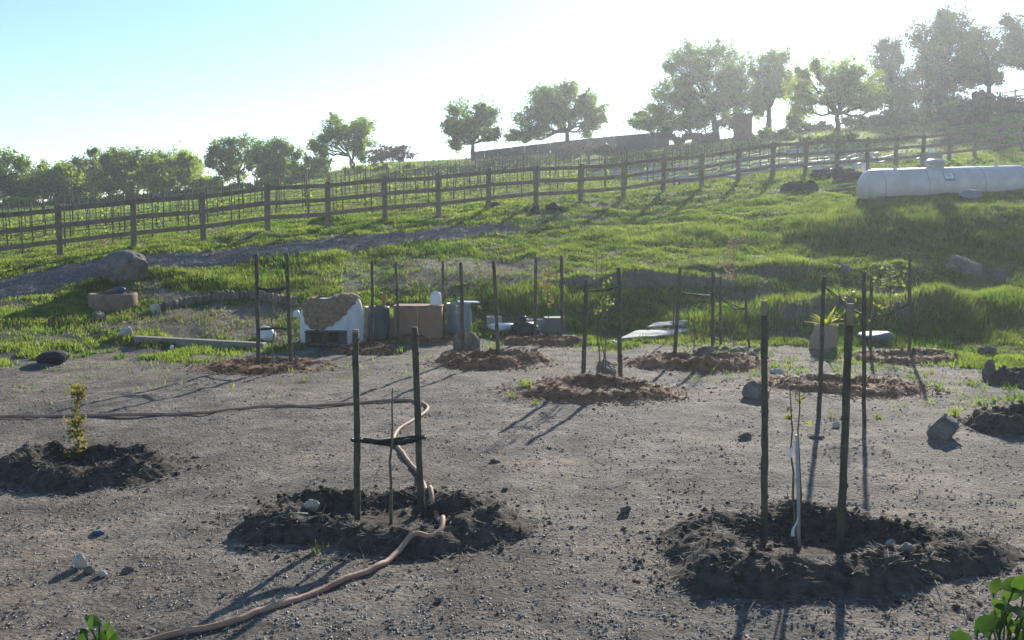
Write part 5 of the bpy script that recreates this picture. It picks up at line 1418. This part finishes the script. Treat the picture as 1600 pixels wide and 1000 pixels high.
blob(1298, 272, 16, 9, 'white torn plastic between the two rubble heaps', 'plastic', 'torn_plastic', 'tarp', 115, 0.5, 7, 0.2)
q = hit(1347, 277); 
root = empty('open_crate', q + np.array([0, 0.3, 0]), 'small white box with an open dark side on the rubble', 'box')
for dz in (0.18, 0.48):
    V, F = box_vf(q + np.array([0, 0.4, dz]), (0.42, 0.4, 0.04), 0.1, 0, 0.008); obj('panel', V, F, M['white'], root, False)
for dx in (-0.19, 0.19):
    V, F = box_vf(q + np.array([dx, 0.4 + dx * 0.1, 0.30]), (0.04, 0.39, 0.64), 0.1, 0, 0.008); obj('side', V, F, M['white'], root, False)
q = at(1454, 268, a[1] + 4.0); q[2] = hz(q[0], q[1]); hb = at(1454, 241, q[1])[2] - q[2]
root = empty('utility_box', q, 'grey square utility box standing behind the white tank', 'box')
V, F = box_vf(q + np.array([0, 0, hb / 2 - 0.1]), (0.62, 0.5, hb + 0.2), 0.1, 0, 0.015); obj('case', V, F, M['concrete'], root, False)
V, F = box_vf(q + np.array([0, 0, hb + 0.02]), (0.70, 0.58, 0.05), 0.1, 0, 0.012); obj('lid', V, F, M['concrete'], root, False)
V, F = box_vf(q + np.array([0.02, 0, hb + 0.13]), (0.18, 0.16, 0.17), 0.1, 0, 0.012); obj('meter', V, F, M['white'], root, False)

# ------------------------------------------------------------------ weeds
WL = [(502, 862, 14, .10, 'spiky green weed on the front edge of the front left ring'), (752, 846, 22, .09, 'grassy green weed at the right of the front left ring'),
      (820, 604, 24, .16, 'tall green weed at the left of the middle brown ring'), (800, 622, 20, .12, 'low green weed left of the middle brown ring'), (835, 632, 22, .10, 'yellowish weed at the front left of the middle brown ring'),
      (478, 594, 20, .10, 'green weed patch right of the reddish ring'), (640, 590, 14, .08, 'small weed patch in the middle distance behind the whip'), (625, 552, 18, .18, 'green weed right of the small brown ring'),
      (772, 548, 18, .2, 'green weed beside the rounded boulder'), (1300, 652, 12, .10, 'small weed at the foot of the leaning stake by the burlap pot'), (1372, 655, 26, .10, 'low weed patch right of the dark stake'),
      (1492, 650, 30, .14, 'leafy weed behind the grey rock at the right'), (1595, 622, 14, .10, 'weed at the right edge below the soil heap'), (1245, 688, 10, .07, 'tiny weed behind the front right sapling'),
      (788, 727, 10, .05, 'tiny weed in the middle of the gravel'), (845, 768, 8, .05, 'tiny weed right of the front left ring'), (640, 840, 8, .05, 'tiny weed in the front left ring by the hose'), (1440, 855, 12, .05, 'tiny weed on the front right ring')]
for i, (x, y, n, h, lab) in enumerate(WL): weed(x, y, n, h, 500 + i, lab, 'grass' if i % 3 else 'sapleaf')

# ------------------------------------------------------------------ shrubs close to the camera
def near_shrub(base, leaves, label, seed, lw=0.5):
    r = np.random.default_rng(seed)
    b = np.array([base[0], base[1], hz(*base)])
    root = empty('near_shrub', b, label, 'shrub')
    mb = MB()
    hub = []
    for (px, py, Y, sz, ang) in leaves:
        c = at(px, py, Y)
        hub.append(c)
    top = np.mean(hub, axis=0)
    for i in range(5):
        e = hub[int(i * (len(hub) - 1) / 4)]
        mb.add(*tube_vf(bend(b + np.array([r.normal() * .04, r.normal() * .04, -0.1]), e - np.array([0, 0, 0.04]), r, 8, 0.03), np.linspace(0.012, 0.004, 8), 6))
    for c in hub:
        s0 = c + (top - c) * 0.45 + np.array([0, 0, -0.10])
        mb.add(*tube_vf(bend(s0, c, r, 4, 0.06), 0.003, 5, False))
    mb.build('stems', M['shrub'], root)
    for (px, py, Y, sz, ang), c in zip(leaves, hub):
        L = sz * Y / F_PX
        d = np.array([math.cos(ang), r.uniform(-.6, .6), math.sin(ang)]); d /= np.linalg.norm(d)
        nrm = np.array([r.normal() * 0.5, -0.7, 0.8]); sd = np.cross(d, nrm); sd /= np.linalg.norm(sd); up = np.cross(sd, d)
        t = np.linspace(0, 1, 8)
        w = L * lw * 0.5 * np.sin(np.clip(t, 0.02, 0.985) * math.pi) ** 0.8
        cc = c + d * (L * (t - 0.15))[:, None] - up * (0.18 * L * (t - 0.4) ** 2)[:, None]
        V = np.stack([cc - sd * w[:, None] + up * (w * 0.25)[:, None], cc, cc + sd * w[:, None] + up * (w * 0.25)[:, None]], 1).reshape(-1, 3)
        ii = (np.arange(7)[:, None] * 3 + np.arange(2)[None]).ravel()
        obj('leaf', V, np.stack([ii, ii + 1, ii + 4, ii + 3], 1), M['shrub'], root)
r = np.random.default_rng(77)
lv = []
for (x, y) in [(1568, 932), (1585, 920), (1552, 926), (1598, 938), (1580, 950), (1548, 968), (1562, 975), (1535, 975), (1590, 975), (1575, 990), (1600, 960), (1528, 985), (1545, 995), (1560, 1000), (1610, 990), (1492, 1003), (1516, 1002), (1540, 1012), (1590, 1005),
               (1620, 940), (1630, 970), (1565, 955), (1600, 915), (1615, 1015), (1575, 1020), (1550, 1030), (1640, 1000), (1620, 925)]:
    lv.append((x, y, 3.1 + r.uniform(-.15, .15), r.uniform(30, 48), r.uniform(-0.3, 3.4)))
near_shrub((1.55, 3.1), lv, 'green leafy shrub close by at the bottom right corner', 5, 0.62)
lv = []
for (x, y) in [(142, 982), (155, 975), (165, 985), (135, 995), (150, 1000), (172, 998), (160, 1010), (125, 1010), (148, 1020), (178, 1015)]:
    lv.append((x, y, 3.0 + r.uniform(-.1, .1), r.uniform(20, 34), r.uniform(0.6, 2.5)))
near_shrub((-1.22, 3.0), lv, 'small bright green plant tip at the bottom left corner', 6, 0.6)

# ------------------------------------------------------------------ haze added to stand in for the lens veil towards the sun
hv = bpy.data.materials.new('veil_haze'); hv.use_nodes = True
nt = hv.node_tree; nt.nodes.clear()
out = nt.nodes.new('ShaderNodeOutputMaterial'); pv = nt.nodes.new('ShaderNodeVolumePrincipled')
pv.inputs['Color'].default_value = (0.86, 0.93, 1.0, 1)
pv.inputs['Density'].default_value = 0.00075
pv.inputs['Anisotropy'].default_value = 0.62
nt.links.new(pv.outputs[0], out.inputs['Volume'])
zlo = float(GV[:, 2].min()) - 1.0
x0, x1, y0, y1 = GV[:, 0].min() - 1, GV[:, 0].max() + 1, GV[:, 1].min() - 1, GV[:, 1].max() + 1
ztop = 26.0
V, F = box_vf(((x0 + x1) / 2, (y0 + y1) / 2, (ztop + zlo) / 2), (x1 - x0, y1 - y0, ztop - zlo))
hz_o = link('haze', mesh_np('haze', V, F, hv, False)); hz_o['kind'] = 'stuff'; hz_o['label'] = 'added haze over the yard and the hill, standing in for lens veil'
